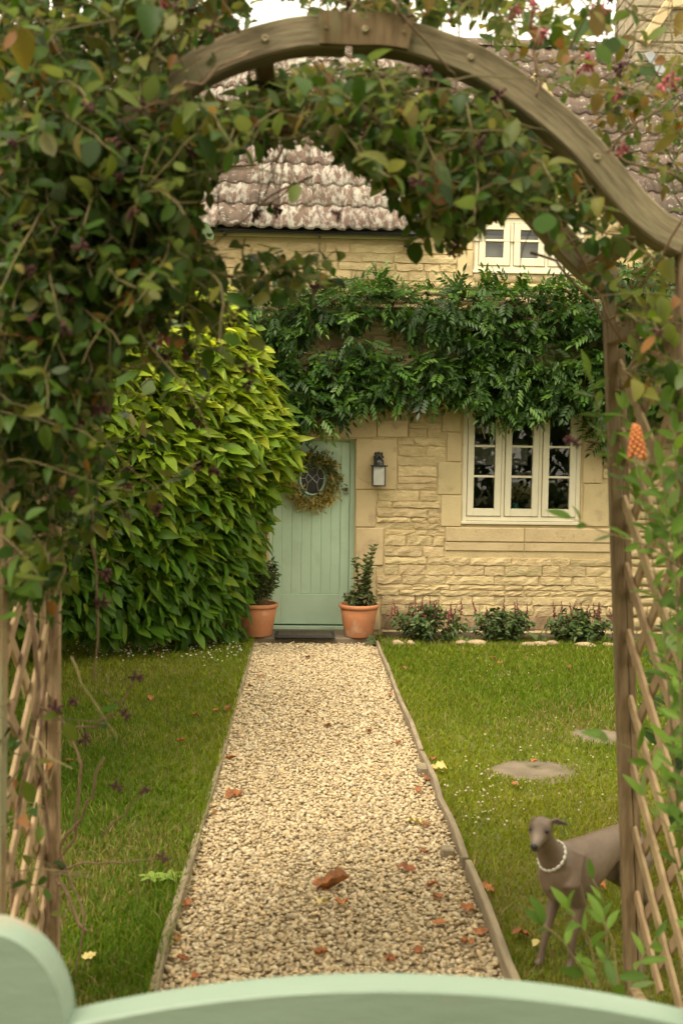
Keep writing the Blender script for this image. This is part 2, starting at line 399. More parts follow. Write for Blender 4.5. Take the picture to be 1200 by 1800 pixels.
c = G(742, 1362); o = MB().box((c.x-0.03, c.y-0.05, -0.03), (c.x+0.03, c.y+0.04, 0.06), 0.012).build('edging_stake', m_edge)
tag(o, 'low wooden stake in right path edging level with the stepping stones', 'stake')

# grass
def patch(x, y, s, seed):
    r = np.random.default_rng(seed); v = 0
    for k in range(6):
        a = r.uniform(0, 6.28); f = s*r.uniform(0.6, 2.0); v = v+np.sin((x*math.cos(a)+y*math.sin(a))*f+r.uniform(0, 6.28))
    return v/3.2
def grass(name, label, x0f, x1f, n, y0=1.9, y1=9.75, h=(0.016, 0.044), dry=0.0):
    # density falls off with distance, blade size grows a little
    u = rng.uniform(0, 1, n); y = y0+(y1-y0)*u**1.25
    a = x0f(y); b = x1f(y); x = a+(b-a)*rng.uniform(0, 1, n)
    px, py = projn(np.stack([x, y, np.zeros(n)], 1)); k = (px > -160) & (px < 1360)
    for sx in STEP: k &= ~(((x-sx[0])/sx[2])**2+((y-sx[1])/sx[3])**2 < .62+.25*patch(x, y, 14, 5)+rng.uniform(-.1, .1, n))
    x, y = x[k], y[k]; n = len(x)
    lush = patch(x, y, 1.7, 3); dryp = patch(x, y, 2.3, 9)+dry*1.5*np.clip((5.2-y)/1.4, 0, 1)*np.clip(.55+.6*patch(x, y, 5, 21), 0, 1.3)
    H = rng.uniform(*h, n)*(1+0.35*np.clip(lush, -0.6, 1.4))*(0.75+0.06*y)
    edge = np.minimum(np.abs(x-xl(y)), np.abs(x-xr(y))) < 0.06; H = np.where(edge, H*1.5, H)
    Wd = rng.uniform(0.0016, 0.0032, n)*(0.7+0.12*y)
    ang = rng.uniform(0, 6.283, n); lean = np.abs(rng.normal(0, 0.6, n))*H; la = rng.uniform(0, 6.283, n)
    base = np.stack([x, y, np.full(n, LZ-0.005)], 1); sd_ = np.stack([np.cos(ang), np.sin(ang), 0*x], 1)*Wd[:, None]
    ld = np.stack([np.cos(la), np.sin(la), 0*x], 1)
    mid = base+ld*(lean*0.35)[:, None]+np.array([0, 0, 1])*(H*0.62)[:, None]
    tip = base+ld*lean[:, None]+np.array([0, 0, 1])*H[:, None]
    V = np.stack([base-sd_, base+sd_, mid-sd_*0.7, mid+sd_*0.7, tip], 1).reshape(-1, 3)
    f0 = np.arange(n)[:, None]*5
    Fc = np.stack([f0+[0, 1, 3], f0+[0, 3, 2], f0+[2, 3, 4]], 1).reshape(-1, 3)
    gcol = np.array([0.105, 0.20, 0.008]); ycol = np.array([0.31, 0.33, 0.022]); bcol = np.array([0.40, 0.30, 0.13])
    wy = np.clip(0.45-0.45*lush+rng.normal(0, .22, n), 0, 1)[:, None]; wb = (rng.uniform(0, 1, n) < np.clip(0.06+0.24*np.clip(dryp-0.15, 0, 2), 0, 0.6))[:, None]
    tcol = gcol*(1-wy)+ycol*wy; tcol = np.where(wb, bcol*rng.uniform(.7, 1.15, (n, 1)), tcol)*rng.uniform(0.75, 1.2, (n, 1))
    o = link(name, npmesh(name, V, Fc, np.repeat(tcol, 5, 0)), m_grass)
    tag(o, label, 'grass', kind='stuff')
s1, s2 = G(940, 1364), G(1052, 1304)
STEP = [(s1.x, s1.y, 0.27, 0.20), (s2.x+0.06, s2.y, 0.30, 0.21)]
grass('grass', 'short mown lawn grass on the right of the path', lambda y: xr(y)+0.035, lambda y: np.minimum(0.42*y+0.8, 5.5), 190000, dry=1.0)
grass('grass', 'short mown lawn grass on the left of the path', lambda y: np.maximum(-0.42*y-0.5, -5), lambda y: xl(y)-0.012, 150000, dry=0.7)

# stepping stones
def flagstone(c, rx, ry, seed, label):
    r = np.random.default_rng(seed); n = 22; V = []
    corners = sorted(r.uniform(0, 6.283, 3).tolist()+[.4, 1.9, 3.3, 4.9])
    def rad(a):      # straight broken edges between a few corners
        k = [q for q in corners]; k = [k[-1]-6.283]+k+[k[0]+6.283]
        for i in range(len(k)-1):
            if k[i] <= a <= k[i+1]:
                h = (k[i+1]-k[i])/2; return max(.72, math.cos(min(h, 1.0))/max(.2, math.cos(a-(k[i]+k[i+1])/2)))
        return 1
    ring = [(c.x+rx*1.3*rad(6.283*k/n)*math.cos(6.283*k/n)*(1+r.uniform(-.03, .03)), c.y+ry*1.3*rad(6.283*k/n)*math.sin(6.283*k/n)*(1+r.uniform(-.03, .03))) for k in range(n)]
    for zz, s_ in ((0.0, 1.0), (LZ-.004, 1.0), (LZ+.003, 0.94), (LZ+.006, 0.5)):
        V += [(c.x+(x-c.x)*s_, c.y+(y-c.y)*s_, zz+r.uniform(-.0015, .0015)) for x, y in ring]
    V.append((c.x, c.y, LZ+.005)); fs = []
    for j in range(3):
        for k in range(n): k2 = (k+1) % n; fs.append((j*n+k, j*n+k2, (j+1)*n+k2, (j+1)*n+k))
    fs += [(3*n+k, 3*n+(k+1) % n, 4*n) for k in range(n)]
    tag(MB().add(V, fs).build('stepping_stone', m_slab, None, True), label, 'stepping stone', 'stepping stones in the lawn')
flagstone(s1, 0.27, 0.19, 3, 'worn brown stepping stone nearer the path with a dead leaf on it')
flagstone(Vector((s2.x+0.06, s2.y, 0)), 0.30, 0.20, 5, 'worn brown stepping stone partly behind the right arch post')

# clover and daisies
def flowers(name, label, pts, size, col, h):
    n = len(pts); pts = np.asarray(pts)
    V0, F0 = I1*np.array([1, 1, 0.7]), IF1
    keep = np.ones(n, bool)
    for sx in STEP: keep &= ~(((pts[:, 0]-sx[0])/sx[2])**2+((pts[:, 1]-sx[1])/sx[3])**2 < 0.9)
    pts = pts[keep]; n = len(pts)
    p3 = np.concatenate([pts, rng.uniform(h[0], h[1], (n, 1))], 1)
    v, f, t = scatter(V0, F0, p3, rotz_tilt(n), rng.uniform(*size, n), np.array(col)*rng.uniform(.85, 1.1, (n, 1)))
    tag(link(name, npmesh(name, v, f, t), m_flow), label, 'flowers', kind='stuff')
def blob(px, py, sx, sy, n):
    a = rng.normal(px, sx, n); b = rng.normal(py, sy, n); return [G(i, j)[:2] for i, j in zip(a, b) if 1130 < j < 1740]
pts = blob(990, 1330, 60, 35, 60)+blob(850, 1420, 40, 30, 50)+blob(870, 1195, 35, 12, 45)+blob(1000, 1280, 70, 14, 20)+blob(830, 1370, 45, 20, 25)+blob(950, 1420, 80, 30, 25)+blob(1150, 1280, 40, 60, 60)+blob(1160, 1000+250, 40, 40, 40)+blob(940, 1160, 70, 8, 12)
flowers('clover_flowers', 'small white clover heads scattered over the lawn by the stepping stones', pts, (0.0045, 0.009), (0.60, 0.54, 0.36), (0.03, 0.055))
pts = [G(rng.uniform(170, 425), rng.normal(1146, 12))[:2] for _ in range(230)]+[G(rng.uniform(120, 300), rng.normal(1135, 14))[:2] for _ in range(140)]
flowers('daisy_flowers', 'patch of tiny white daisies on the lawn under the leafy bush', pts, (0.007, 0.011), (0.82, 0.80, 0.68), (0.04, 0.07))

# ------------------------------------------------------------------ cottage
HX0, HX1 = -5.2, 7.0
house = thing('cottage', (0.6, HY, 0), 'honey coloured stone cottage with tiled roof and mint green door', 'cottage')
def X(px, py=900, Y=HY): return P(px, py, Y).x
def Z(py, px=700, Y=HY): return P(px, py, Y).z
DX0, DX1, DZ0, DZ1 = X(473, 950), X(623, 950), Z(1108, 550), Z(771, 550)
WX0, WX1, WZ0, WZ1 = X(813, 820), X(1021, 820), Z(922, 915), Z(708, 915)
UX0, UX1, UZ0, UZ1 = X(833, 430), X(1027, 430), Z(482, 930), Z(384, 930)
EZ = Z(418, 600)                                  # wall top at the eaves
# gable over the upper window
GXc = (UX0+UX1)/2; GHW = 1.08; GZ = EZ+1.42
def holed(x0, x1, z0, z1, holes, yf, th):
    xs = sorted({x0, x1, *[h[0] for h in holes], *[h[1] for h in holes]}); zs = sorted({z0, z1, *[h[2] for h in holes], *[h[3] for h in holes]})
    m = MB()
    for i in range(len(xs)-1):
        for j in range(len(zs)-1):
            cx, cz = (xs[i]+xs[i+1])/2, (zs[j]+zs[j+1])/2
            if any(h[0] < cx < h[1] and h[2] < cz < h[3] for h in holes): continue
            a, b, c_, d = xs[i], xs[i+1], zs[j], zs[j+1]
            m.add([(a, yf, c_), (b, yf, c_), (b, yf, d), (a, yf, d)], [(0, 1, 2, 3)])
            m.add([(a, yf+th, c_), (b, yf+th, c_), (b, yf+th, d), (a, yf+th, d)], [(3, 2, 1, 0)])
    for a, b, c_, d in holes:
        m.add([(a, yf, c_), (b, yf, c_), (b, yf, d), (a, yf, d), (a, yf+th, c_), (b, yf+th, c_), (b, yf+th, d), (a, yf+th, d)],
              [(0, 4, 5, 1), (1, 5, 6, 2), (2, 6, 7, 3), (3, 7, 4, 0)])
    m.add([(x0, yf, z0), (x0, yf+th, z0), (x0, yf+th, z1), (x0, yf, z1)], [(0, 1, 2, 3)]); m.add([(x1, yf, z0), (x1, yf+th, z0), (x1, yf+th, z1), (x1, yf, z1)], [(3, 2, 1, 0)])
    return m
holes = [(DX0, DX1, -0.1, DZ1), (WX0, WX1, WZ0, WZ1), (UX0, UX1, UZ0, UZ1)]
TH = 0.42
wm = holed(HX0, HX1, -0.1, EZ, [h if h[3] < EZ else (h[0], h[1], h[2], EZ) for h in holes], HY, TH)
# gable wall above the eaves line, split round the window head
gl, gr = GXc-GHW, GXc+GHW
def gz(x): return EZ+(GZ-EZ)*(1-abs(x-GXc)/GHW)
for y_, rev in ((HY, False), (HY+TH, True)):
    zt = max(UZ1, EZ+0.001)
    polys = [[(gl, EZ), (UX0, EZ), (UX0, gz(UX0))], [(UX1, EZ), (gr, EZ), (UX1, gz(UX1))], [(UX0, zt), (UX1, zt), (UX1, gz(UX1)), (GXc, GZ), (UX0, gz(UX0))]]
    for p in polys:
        ids = list(range(len(p))); wm.add([(a, y_, b) for a, b in p], [ids[::-1] if rev else ids])
wm.add([(HX0, HY, -0.1), (HX0, HY+4.9, -0.1), (HX0, HY+4.9, EZ), (HX0, HY+2.45, EZ+2.9), (HX0, HY, EZ)], [(0, 1, 2, 3, 4)])
wm.add([(HX1, HY, -0.1), (HX1, HY+4.9, -0.1), (HX1, HY+4.9, EZ), (HX1, HY+2.45, EZ+2.9), (HX1, HY, EZ)], [(4, 3, 2, 1, 0)])
wm.add([(HX0, HY+4.9, -0.1), (HX1, HY+4.9, -0.1), (HX1, HY+4.9, EZ), (HX0, HY+4.9, EZ)], [(0, 1, 2, 3)])
wall = wm.build('wall', m_mortar, house)

# dressed blocks (x0,x1 in pixels, y0,y1 in pixels)
AB = [ # right door jamb
 (624, 697, 771, 861), (624, 661, 861, 927), (624, 674, 927, 994), (624, 661, 994, 1058), (624, 668, 1058, 1108),
 (440, 472, 771, 850), (446, 472, 850, 930), (436, 472, 930, 1010), (446, 472, 1010, 1108),
 (436, 662, 726, 769), (662, 716, 738, 769),
 # window jambs
 (776, 811, 690, 760), (784, 811, 760, 812), (768, 811, 812, 870), (774, 811, 870, 926),
 (1023, 1066, 690, 770), (1023, 1058, 770, 850), (1023, 1070, 850, 926),
 (776, 1066, 660, 705),
 # upper window
 (795, 831, 384, 440), (803, 831, 440, 486), (1029, 1064, 384, 440), (1029, 1058, 440, 486)]
rects = []
rb = random.Random(4)
for (a, b, c_, d) in AB:
    cy = (c_+d)/2; cx = (a+b)/2
    x0, x1, z0, z1 = X(a, cy), X(b, cy), Z(d, cx), Z(c_, cx)
    rects.append((x0-0.004, x1+0.004, z0-0.004, z1+0.004))
    m = MB().box((x0+.004, HY-0.014-rb.uniform(0, .004), z0+.004), (x1-.004, HY+0.1, z1-.004), 0.006)
    m.build('dressed_stone', m_ashlar, wall)
# sill of the lower window, in three stones
sx0, sx1, sz0, sz1 = X(782, 945), X(1072, 945), Z(969, 920), Z(928, 920)
for a, b in ((sx0, sx0+0.78), (sx0+0.784, sx1)):
    MB().box((a, HY-0.02, sz0+0.09), (b, HY+0.1, sz1), 0.008).build('sill_stone', m_sill, wall)
    MB().box((a, HY-0.012, sz0), (b, HY+0.1, sz0+0.086), 0.006).build('sill_stone', m_sill, wall)
rects += [(sx0-.004, sx1+.004, sz0-.004, sz1+.004)] + [(h[0]-.01, h[1]+.01, h[2]-.01, h[3]+.01) for h in holes]
# rubble courses
def stone_mesh(x0, x1, z0, z1, r):
    nx = max(4, min(9, int((x1-x0)/0.06)+2)); nz = 3
    V = []; fs = []
    px_ = r.uniform(0.007, 0.022); sl = r.uniform(-.12, .12)
    jt = [r.uniform(-.010, .004) for _ in range(nx)]; jb = [r.uniform(-.004, .010) for _ in range(nx)]
    for j in range(nz):
        for i in range(nx):
            u = i/(nx-1); v = j/(nz-1)
            x = x0+(x1-x0)*u; z = z0+jb[i]+(z1+jt[i]-z0-jb[i])*v
            if i in (0, nx-1): x += r.uniform(-.008, .008)
            e = (i in (0, nx-1)) or (j in (0, nz-1))
            y = HY-px_*(0.8 if e else 1.0)-r.uniform(-.005, .006)-sl*0.05*(v-.5)
            if e: x += (0.006 if i == 0 else -0.006 if i == nx-1 else 0)
            V.append((x, y, z))
    for j in range(nz-1):
        for i in range(nx-1):
            k = j*nx+i; fs.append((k, k+1, k+nx+1, k+nx))
    ring = [i for i in range(nx)]+[j*nx+nx-1 for j in range(1, nz)]+[(nz-1)*nx+i for i in range(nx-2, -1, -1)]+[j*nx for j in range(nz-2, 0, -1)]
    b = len(V); cx, cz = (x0+x1)/2, (z0+z1)/2
    for k in ring:
        q = V[k]; V.append((q[0]+(0.002 if q[0] > cx else -0.002), HY+0.004, q[2]+(0.002 if q[2] > cz else -0.002)))
    n = len(ring)
    for k in range(n): k2 = (k+1) % n; fs.append((ring[k2], ring[k], b+k, b+k2))
    return V, fs
rs = random.Random(21); stones = []
z = -0.06
while z < GZ-0.15:
    h = rs.choice([0.055, 0.068, 0.078, 0.09, 0.105])
    if z < 0.2: h = rs.choice([0.11, 0.14])
    z1 = z+h
    iv = [(HX0, HX1)]
    if z1 > EZ:
        iv = [(gl+(z1-EZ)/(GZ-EZ)*GHW+.03, gr-(z1-EZ)/(GZ-EZ)*GHW-.03)] if z > EZ-0.02 else []
    for (a, b, c_, d) in rects:
        if d <= z+0.012 or c_ >= z1-0.012: continue
        nv = []
        for (p, q) in iv:
            if b <= p or a >= q: nv.append((p, q)); continue
            if a > p: nv.append((p, a))
            if b < q: nv.append((b, q))
        iv = nv
    for (p, q) in iv:
        x = p
        while q-x > 0.03:
            L_ = rs.uniform(0.14, 0.56)
            if q-x-L_ < 0.1: L_ = q-x
            L_ = min(L_, q-x)
            stones.append((x+.004, x+L_-.004, z+.004, z1-.004)); x += L_
    z = z1
VIS = [[(640, 740), (1085, 740), (1085, 1110), (640, 1110)], [(330, 410), (840, 410), (840, 500), (330, 500)], [(560, 560), (660, 560), (660, 650), (560, 650)],
       [(690, 560), (1060, 560), (1060, 650), (690, 650)], [(1030, 400), (1190, 400), (1190, 500), (1030, 500)], [(740, 330), (840, 330), (840, 400), (740, 400)]]
rest = MB(); cnt = 0
for s in stones:
    V, fs = stone_mesh(*s, rs); q = proj(((s[0]+s[1])/2, HY, (s[2]+s[3])/2))
    vis = any(bool(inpoly(q[0], q[1], p)) for p in VIS)
    if vis and cnt < 300:
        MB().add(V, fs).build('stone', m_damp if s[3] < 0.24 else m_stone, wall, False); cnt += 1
    else: rest.add(V, fs)
rest.build('rubble', m_stone, wall, True)['kind'] = 'stuff'

# door
DY = HY+0.11
door = MB().box((DX0+0.03, DY+0.012, DZ0+0.04), (DX1-0.05, DY+0.05, DZ1-0.02)).build('door', m_green, house)
fr = MB()
fr.box((DX0-.005, DY-0.02, -0.05), (DX0+0.028, DY+0.08, DZ1+0.005), 0.003); fr.box((DX1-0.048, DY-0.02, -0.05), (DX1+.005, DY+0.08, DZ1+.005), 0.003)
fr.box((DX0+0.028, DY-0.017, DZ1-0.018), (DX1-0.048, DY+0.08, DZ1+.008), 0.003)
fr.build('door_frame', m_green, house)
MB().box((DX0+0.03, DY-0.035, DZ0-0.03), (DX1-0.05, DY+0.06, DZ0+0.028), 0.004).build('threshold', m_green, house)
MB().box((DX0+0.03, DY+0.02, DZ0+0.028), (DX1-0.05, DY+0.03, DZ0+0.045)).build('threshold_gap', m_seal, house)
dx0, dx1 = DX0+0.032, DX1-0.052; dz0, dz1 = DZ0+0.045, DZ1-0.022
stw = 0.085
MB().box((dx0, DY-.004, dz0), (dx0+stw, DY+.03, dz1), 0.003).build('stile', m_green, door); MB().box((dx1-stw, DY-.004, dz0), (dx1, DY+.03, dz1), 0.003).build('stile', m_green, door)
MB().box((dx0+stw, DY-.003, dz0), (dx1-stw, DY+.03, dz0+0.30), 0.004).build('bottom_rail', m_green, door)
# arched top rail
ax0, ax1 = dx0+stw, dx1-stw; V = []; fs = []; n = 14
for i in range(n+1):
    u = i/n; x = ax0+(ax1-ax0)*u; zl = dz1-0.15+0.085*(1-(2*u-1)**2)
    V += [(x, DY-.003, zl), (x, DY-.003, dz1), (x, DY+.02, zl), (x, DY+.02, dz1)]
for i in range(n):
    a = 4*i; b = a+4; fs += [(a, b, b+1, a+1), (a, a+2, b+2, b), (a+1, b+1, b+3, a+3)]
MB().add(V, fs).build('top_rail', m_green, door)
nb = 6; bw = (ax1-ax0)/nb
for i in range(nb):
    MB().box((ax0+i*bw+.0015, DY+.006, dz0+0.30), (ax0+(i+1)*bw-.0015, DY+.03, dz1-0.03), 0.005).build('board', m_green, door)
# oval leaded light
oc = P(549, 841, DY); ow, oh = 0.115, 0.155
def oval(m, rw, rh, y, n=28):
    V = [(oc.x, y, oc.z)]+[(oc.x+rw*math.cos(6.283*k/n), y, oc.z+rh*math.sin(6.283*k/n)) for k in range(n)]
    return m.add(V, [(0, 1+(k+1) % n, 1+k) for k in range(n)])
def ovalring(rw, rh, t, y0, y1, n=28):
    V = []; fs = []
    for k in range(n):
        c_, s_ = math.cos(6.283*k/n), math.sin(6.283*k/n)
        V += [(oc.x+rw*c_, y0, oc.z+rh*s_), (oc.x+(rw+t)*c_, y0, oc.z+(rh+t)*s_), (oc.x+(rw+t)*c_, y1, oc.z+(rh+t)*s_), (oc.x+rw*c_, y1, oc.z+rh*s_)]
    for k in range(n):
        a = 4*k; b = 4*((k+1) % n)
        for j in range(4): fs.append((a+j, a+(j+1) % 4, b+(j+1) % 4, b+j))
    return MB().add(V, fs)
oval(MB(), ow, oh, DY-.001).build('oval_pane', m_dglass, door); ovalring(ow-.004, oh-.004, .022, DY-.016, DY+.01).build('pane_rim', m_green, door, True)
ld = MB()
for a, b in (((-.045, -.045), (.045, .045)), ((-.045, .045), (.045, -.045)), ((-.045, .045), (-.065, 0)), ((-.065, 0), (-.045, -.045)), ((.045, .045), (.065, 0)), ((.065, 0), (.045, -.045)),
             ((-.045, .045), (-.06, .13)), ((.045, .045), (.06, .13)), ((-.045, -.045), (-.06, -.13)), ((.045, -.045), (.06, -.13)), ((-.065, 0), (-.112, 0)), ((.065, 0), (.112, 0))):
    ld.tube([(oc.x+a[0], DY-.004, oc.z+a[1]), (oc.x+b[0], DY-.004, oc.z+b[1])], 0.003, 5)
ld.build('lead_came', M('bright lead', (0.5, 0.5, 0.47), rough=0.4, metal=0.3), door)
lc = P(608, 862, DY)
MB().box((lc.x-.022, DY-.018, lc.z-.03), (lc.x+.022, DY-.003, lc.z+.028), .005).build('door_lock', m_chrome, door)
lk = MB(); lk.tube([(lc.x, DY-.03, lc.z+.008), (lc.x, DY-.014, lc.z+.008)], .015, 14); lk.build('lock_cylinder', m_iron, door, True)
MB().box((lc.x-.018, DY-.034, lc.z-.03), (lc.x+.018, DY-.016, lc.z-.018), .003).build('pull', m_chrome, door)

# windows
def window(x0, x1, z0, z1, nc, bars, label):
    wd = MB(); Y0 = HY+0.015; f = 0.045
    wd.box((x0, Y0, z0), (x0+f, Y0+.09, z1), .003); wd.box((x1-f, Y0, z0), (x1, Y0+.09, z1), .003)
    wd.box((x0+f, Y0+.001, z1-f), (x1-f, Y0+.09, z1), .003); wd.box((x0+f, Y0+.001, z0+.03), (x1-f, Y0+.09, z0+f+.03), .003)
    wo = wd.build('window', m_cream, house); wo['label'] = label
    MB().box((x0-.01, Y0-.04, z0), (x1+.01, Y0-.001, z0+.028), .004).build('window_sill', m_cream, wo)
    mu = 0.03; W = (x1-x0-2*f-(nc-1)*mu)/nc; zb, zt = z0+f+.03, z1-f
    for i in range(nc):
        a = x0+f+i*(W+mu); b = a+W
        if i: MB().box((a-mu, Y0+.002, zb), (a, Y0+.085, zt), .002).build('mullion', m_cream, wo)
        g_ = 0.005; t = 0.062
        MB().box((a+.001, Y0+.03, zb+.001), (b-.001, Y0+.034, zt-.001)).build('seal', m_seal, wo) if False else None
        cs = MB(); yc = Y0-.012
        cs.box((a+g_, yc, zb+g_), (a+g_+t, yc+.05, zt-g_), .004); cs.box((b-g_-t, yc, zb+g_), (b-g_, yc+.05, zt-g_), .004)
        cs.box((a+g_+t, yc+.0015, zb+g_), (b-g_-t, yc+.05, zb+g_+t+.012), .004); cs.box((a+g_+t, yc+.0015, zt-g_-t), (b-g_-t, yc+.05, zt-g_), .004)
        cs.build('casement', m_cream, wo)
        sl = MB(); zz0, zz1 = zb+.0005, zt-.0005     # dark rebate seen in the gap round the casement
        for (q0, q1, q2, q3) in ((a, a+g_+.01, zz0, zz1), (b-g_-.01, b, zz0, zz1), (a+g_+.01, b-g_-.01, zz0, zz0+g_+.01), (a+g_+.01, b-g_-.01, zz1-g_-.01, zz1)):
            sl.box((q0, Y0+.042, q2), (q1, Y0+.05, q3))
        sl.build('seal', m_seal, wo)
        pz0, pz1 = zb+g_+t+.012, zt-g_-t; pa, pb = a+g_+t, b-g_-t
        zs = [pz0]+[pz0+(pz1-pz0)*k for k in bars]+[pz1]
        for k in range(len(zs)-1):
            MB().add([(pa, yc+.028, zs[k]), (pb, yc+.028, zs[k]), (pb, yc+.028+rs.uniform(-.0015, .0015), zs[k+1]), (pa, yc+.028+rs.uniform(-.0015, .0015), zs[k+1])], [(0, 1, 2, 3)]).build('pane', m_glass, wo)
            if k: MB().box((pa, yc+.008, zs[k]-.011), (pb, yc+.044, zs[k]+.011), .003).build('glazing_bar', m_cream, wo)
    return wo
w1 = window(WX0, WX1, WZ0, WZ1, 3, (0.34, 0.66), 'cream three-light casement window beside the door')
w2 = window(UX0, UX1, UZ0, UZ1, 3, (0.62,), 'small cream casement window under the eaves')
# rooms behind the glass
def room(x0, x1, z0, z1, dep):
    y0, y1 = HY+TH+.002, HY+dep
    m = MB().add([(x0, y0, z0), (x1, y0, z0), (x1, y0, z1), (x0, y0, z1), (x0, y1, z0), (x1, y1, z0), (x1, y1, z1), (x0, y1, z1)], [(0, 1, 5, 4), (1, 2, 6, 5), (2, 3, 7, 6), (3, 0, 4, 7), (4, 5, 6, 7)])
    return m.build('room', m_room, house)
room(WX0-.7, WX1+.7, 0.1, WZ1+.3, 3.2); room(UX0-.4, UX1+.4, UZ0-1, GZ-.35, 2.0)
# pale blinds inside
MB().box((UX0+.06, HY+.14, UZ0+.02), (UX1-.06, HY+.15, UZ1-.14)).build('blind', m_blind, house)
bz = Z(818, 880); MB().box((X(828, 800), HY+.55, bz), (X(948, 800), HY+.565, bz+0.22)).build('blind', m_blind, house)
# worktop inside the lower window and the vase on it
wt = MB().box((WX0-.5, HY+TH-.3, WZ0-.04), (WX1+.5, HY+TH+.35, WZ0+.035), .004).build('worktop', m_room, house)
vc = Vector((X(918, 890), HY+.34, WZ0+.036))
v_ = thing('flower_vase', vc, 'teal vase of dried yellow flowers inside the middle window light', 'vase')
MB().lathe([(.0, 0), (.045, 0), (.06, .05), (.055, .1), (.035, .14), (.04, .16), (.034, .16), (.03, .13)], vc, 16).build('vase', m_teal, v_, True)
T, Ft = leaf_tmpl(.45, .2, .3, 4)
n = 70; dd = rng.normal(size=(n, 3)); dd[:, 2] = np.abs(dd[:, 2])+.3; dd = nrm(dd)
a, b, c_ = scatter(T, Ft, np.array(vc)+np.array([0, 0, .16])+dd*rng.uniform(.04, .22, (n, 1))*np.array([1, .6, 1]), frames(dd, rng.normal(size=(n, 3))), rng.uniform(.06, .1, n), np.array([.5, .4, .14])*rng.uniform(.6, 1.2, (n, 1)))
link('flower_stems', npmesh('dried_flowers', a, b, c_), m_flow, v_)

m_paper = M('white paper', (.85, .83, .76), rough=.9, trans=.3)
pc = Vector((X(857, 748), HY+.20, Z(748, 857))); o = MB().lathe([(.015, .14), (.03, .13), (.10, -.07), (.10, -.075), (.028, .125)], pc, 12).build('paper_pendant', m_paper)
tag(o, 'white paper shade hanging inside the left window light', 'lampshade')
pc = Vector((X(908, 738), HY+.20, Z(738, 908))); V = [(pc.x, pc.y-.03, pc.z), (pc.x, pc.y+.03, pc.z)]
for k in range(10):
    a = 6.2832*k/10+.3; r_ = .13 if k % 2 == 0 else .05; V.append((pc.x+r_*math.cos(a), pc.y, pc.z+r_*math.sin(a)))
fs = []
for k in range(10): fs += [(0, 2+(k+1) % 10, 2+k), (1, 2+k, 2+(k+1) % 10)]
tag(MB().add(V, fs).build('paper_star', m_paper), 'white paper star hanging inside the middle window light', 'paper star')

# roof
SL = R(50); EY = HY-0.24; REZ = Z(403, 560, EY)
cs_, sn_ = math.cos(SL), math.sin(SL)
def roofpt(x, s, lift=0.0): return Vector((x, EY+s*cs_-lift*sn_, REZ+s*sn_+lift*cs_))
slen = 2.0
for k in range(400):
    if proj(roofpt(X(1000, 80, 12), slen))[1] < 82: break
    slen += 0.01
sg = .75/cs_
roof = MB().add([roofpt(HX0-.15, 0, -.03), roofpt(gl, 0, -.03), roofpt(gl, slen, -.03), roofpt(HX0-.15, slen, -.03)], [(0, 1, 2, 3)]
     ).add([roofpt(gr, 0, -.03), roofpt(HX1+.15, 0, -.03), roofpt(HX1+.15, slen, -.03), roofpt(gr, slen, -.03)], [(0, 1, 2, 3)]
     ).add([roofpt(gl, sg, -.03), roofpt(gr, sg, -.03), roofpt(gr, slen, -.03), roofpt(gl, slen, -.03)], [(0, 1, 2, 3)]
     ).add([roofpt(HX0-.15, slen, -.03), roofpt(HX1+.15, slen, -.03), Vector((HX1+.15, roofpt(0, slen).y+2.6, EZ)), Vector((HX0-.15, roofpt(0, slen).y+2.6, EZ))], [(0, 1, 2, 3)]).build('roof', m_seal, house)
TW, GA = 0.30, 0.335
def tile_mesh(seed, mat):
    r = random.Random(seed); n = 14; V = []; fs = []; Lg = GA+0.07
    def prof(u):   # double roman: two rolls and two flats
        p = (u*2) % 1.0
        return 0.028*max(0, math.sin(math.pi*min(p/0.62, 1)))**1.2 if p < .62 else 0.0
    for i in range(n+1):
        u = i/n; z = prof(u); x = (u-.5)*(TW+.012)
        V += [(x, 0, z+.030), (x, Lg, z*0.9), (x, 0.0, z+.002)]
    for i in range(n):
        a = 3*i; b = a+3; fs += [(a, b, b+1, a+1), (a, a+2, b+2, b)]
    me = MB().add(V, fs).mesh('tile', True); me.materials.append(mat); return me
TM = [tile_mesh(1, m_tile)]; TMW = [tile_mesh(2, m_tilew)]
Rt = Matrix(((1, 0, 0), (0, cs_, -sn_), (0, sn_, cs_))).to_4x4()
rows = int(slen/GA)+1; rt = random.Random(3); cnt = 0; restT = {0: MB(), 1: MB()}
tl = []
for r_ in range(rows):
    x = HX0-.15
    while x < HX1+.15:
        s = r_*GA
        if s > slen-.08: break
        p = roofpt(x+TW/2, s); q = proj(p); vis = -30 < q[0] < 1230
        if p.z < GZ and abs(p.x-GXc) < max(GHW*(1-(p.z-EZ)/(GZ-EZ))+.02, .1): x += TW; continue
        tl.append((not vis, abs(q[0]-700), x+TW/2, s, q)); x += TW
tl.sort()
for k, (nv, _, x, s, q) in enumerate(tl):
    lich = q[0] < 760+rt.uniform(-60, 60) and rt.random() < 0.9
    mt = Matrix.Translation(roofpt(x+rt.uniform(-.004, .004), s+rt.uniform(-.012, .012))) @ Rt @ Matrix.Rotation(rt.uniform(-.012, .012), 4, 'Z') @ Matrix.Rotation(rt.uniform(-.01, .015), 4, 'X')
    me = (TMW if lich else TM)[0]
    if k < 300:
        o = link('tile', me, None, roof); o.matrix_basis = mt
    else:
        restT[int(lich)].add([mt @ v.co for v in me.vertices], [tuple(p.vertices) for p in me.polygons])
for k, m_ in ((0, m_tile), (1, m_tilew)):
    if restT[k].v: restT[k].build('far_tiles', m_, roof, True)['kind'] = 'stuff'
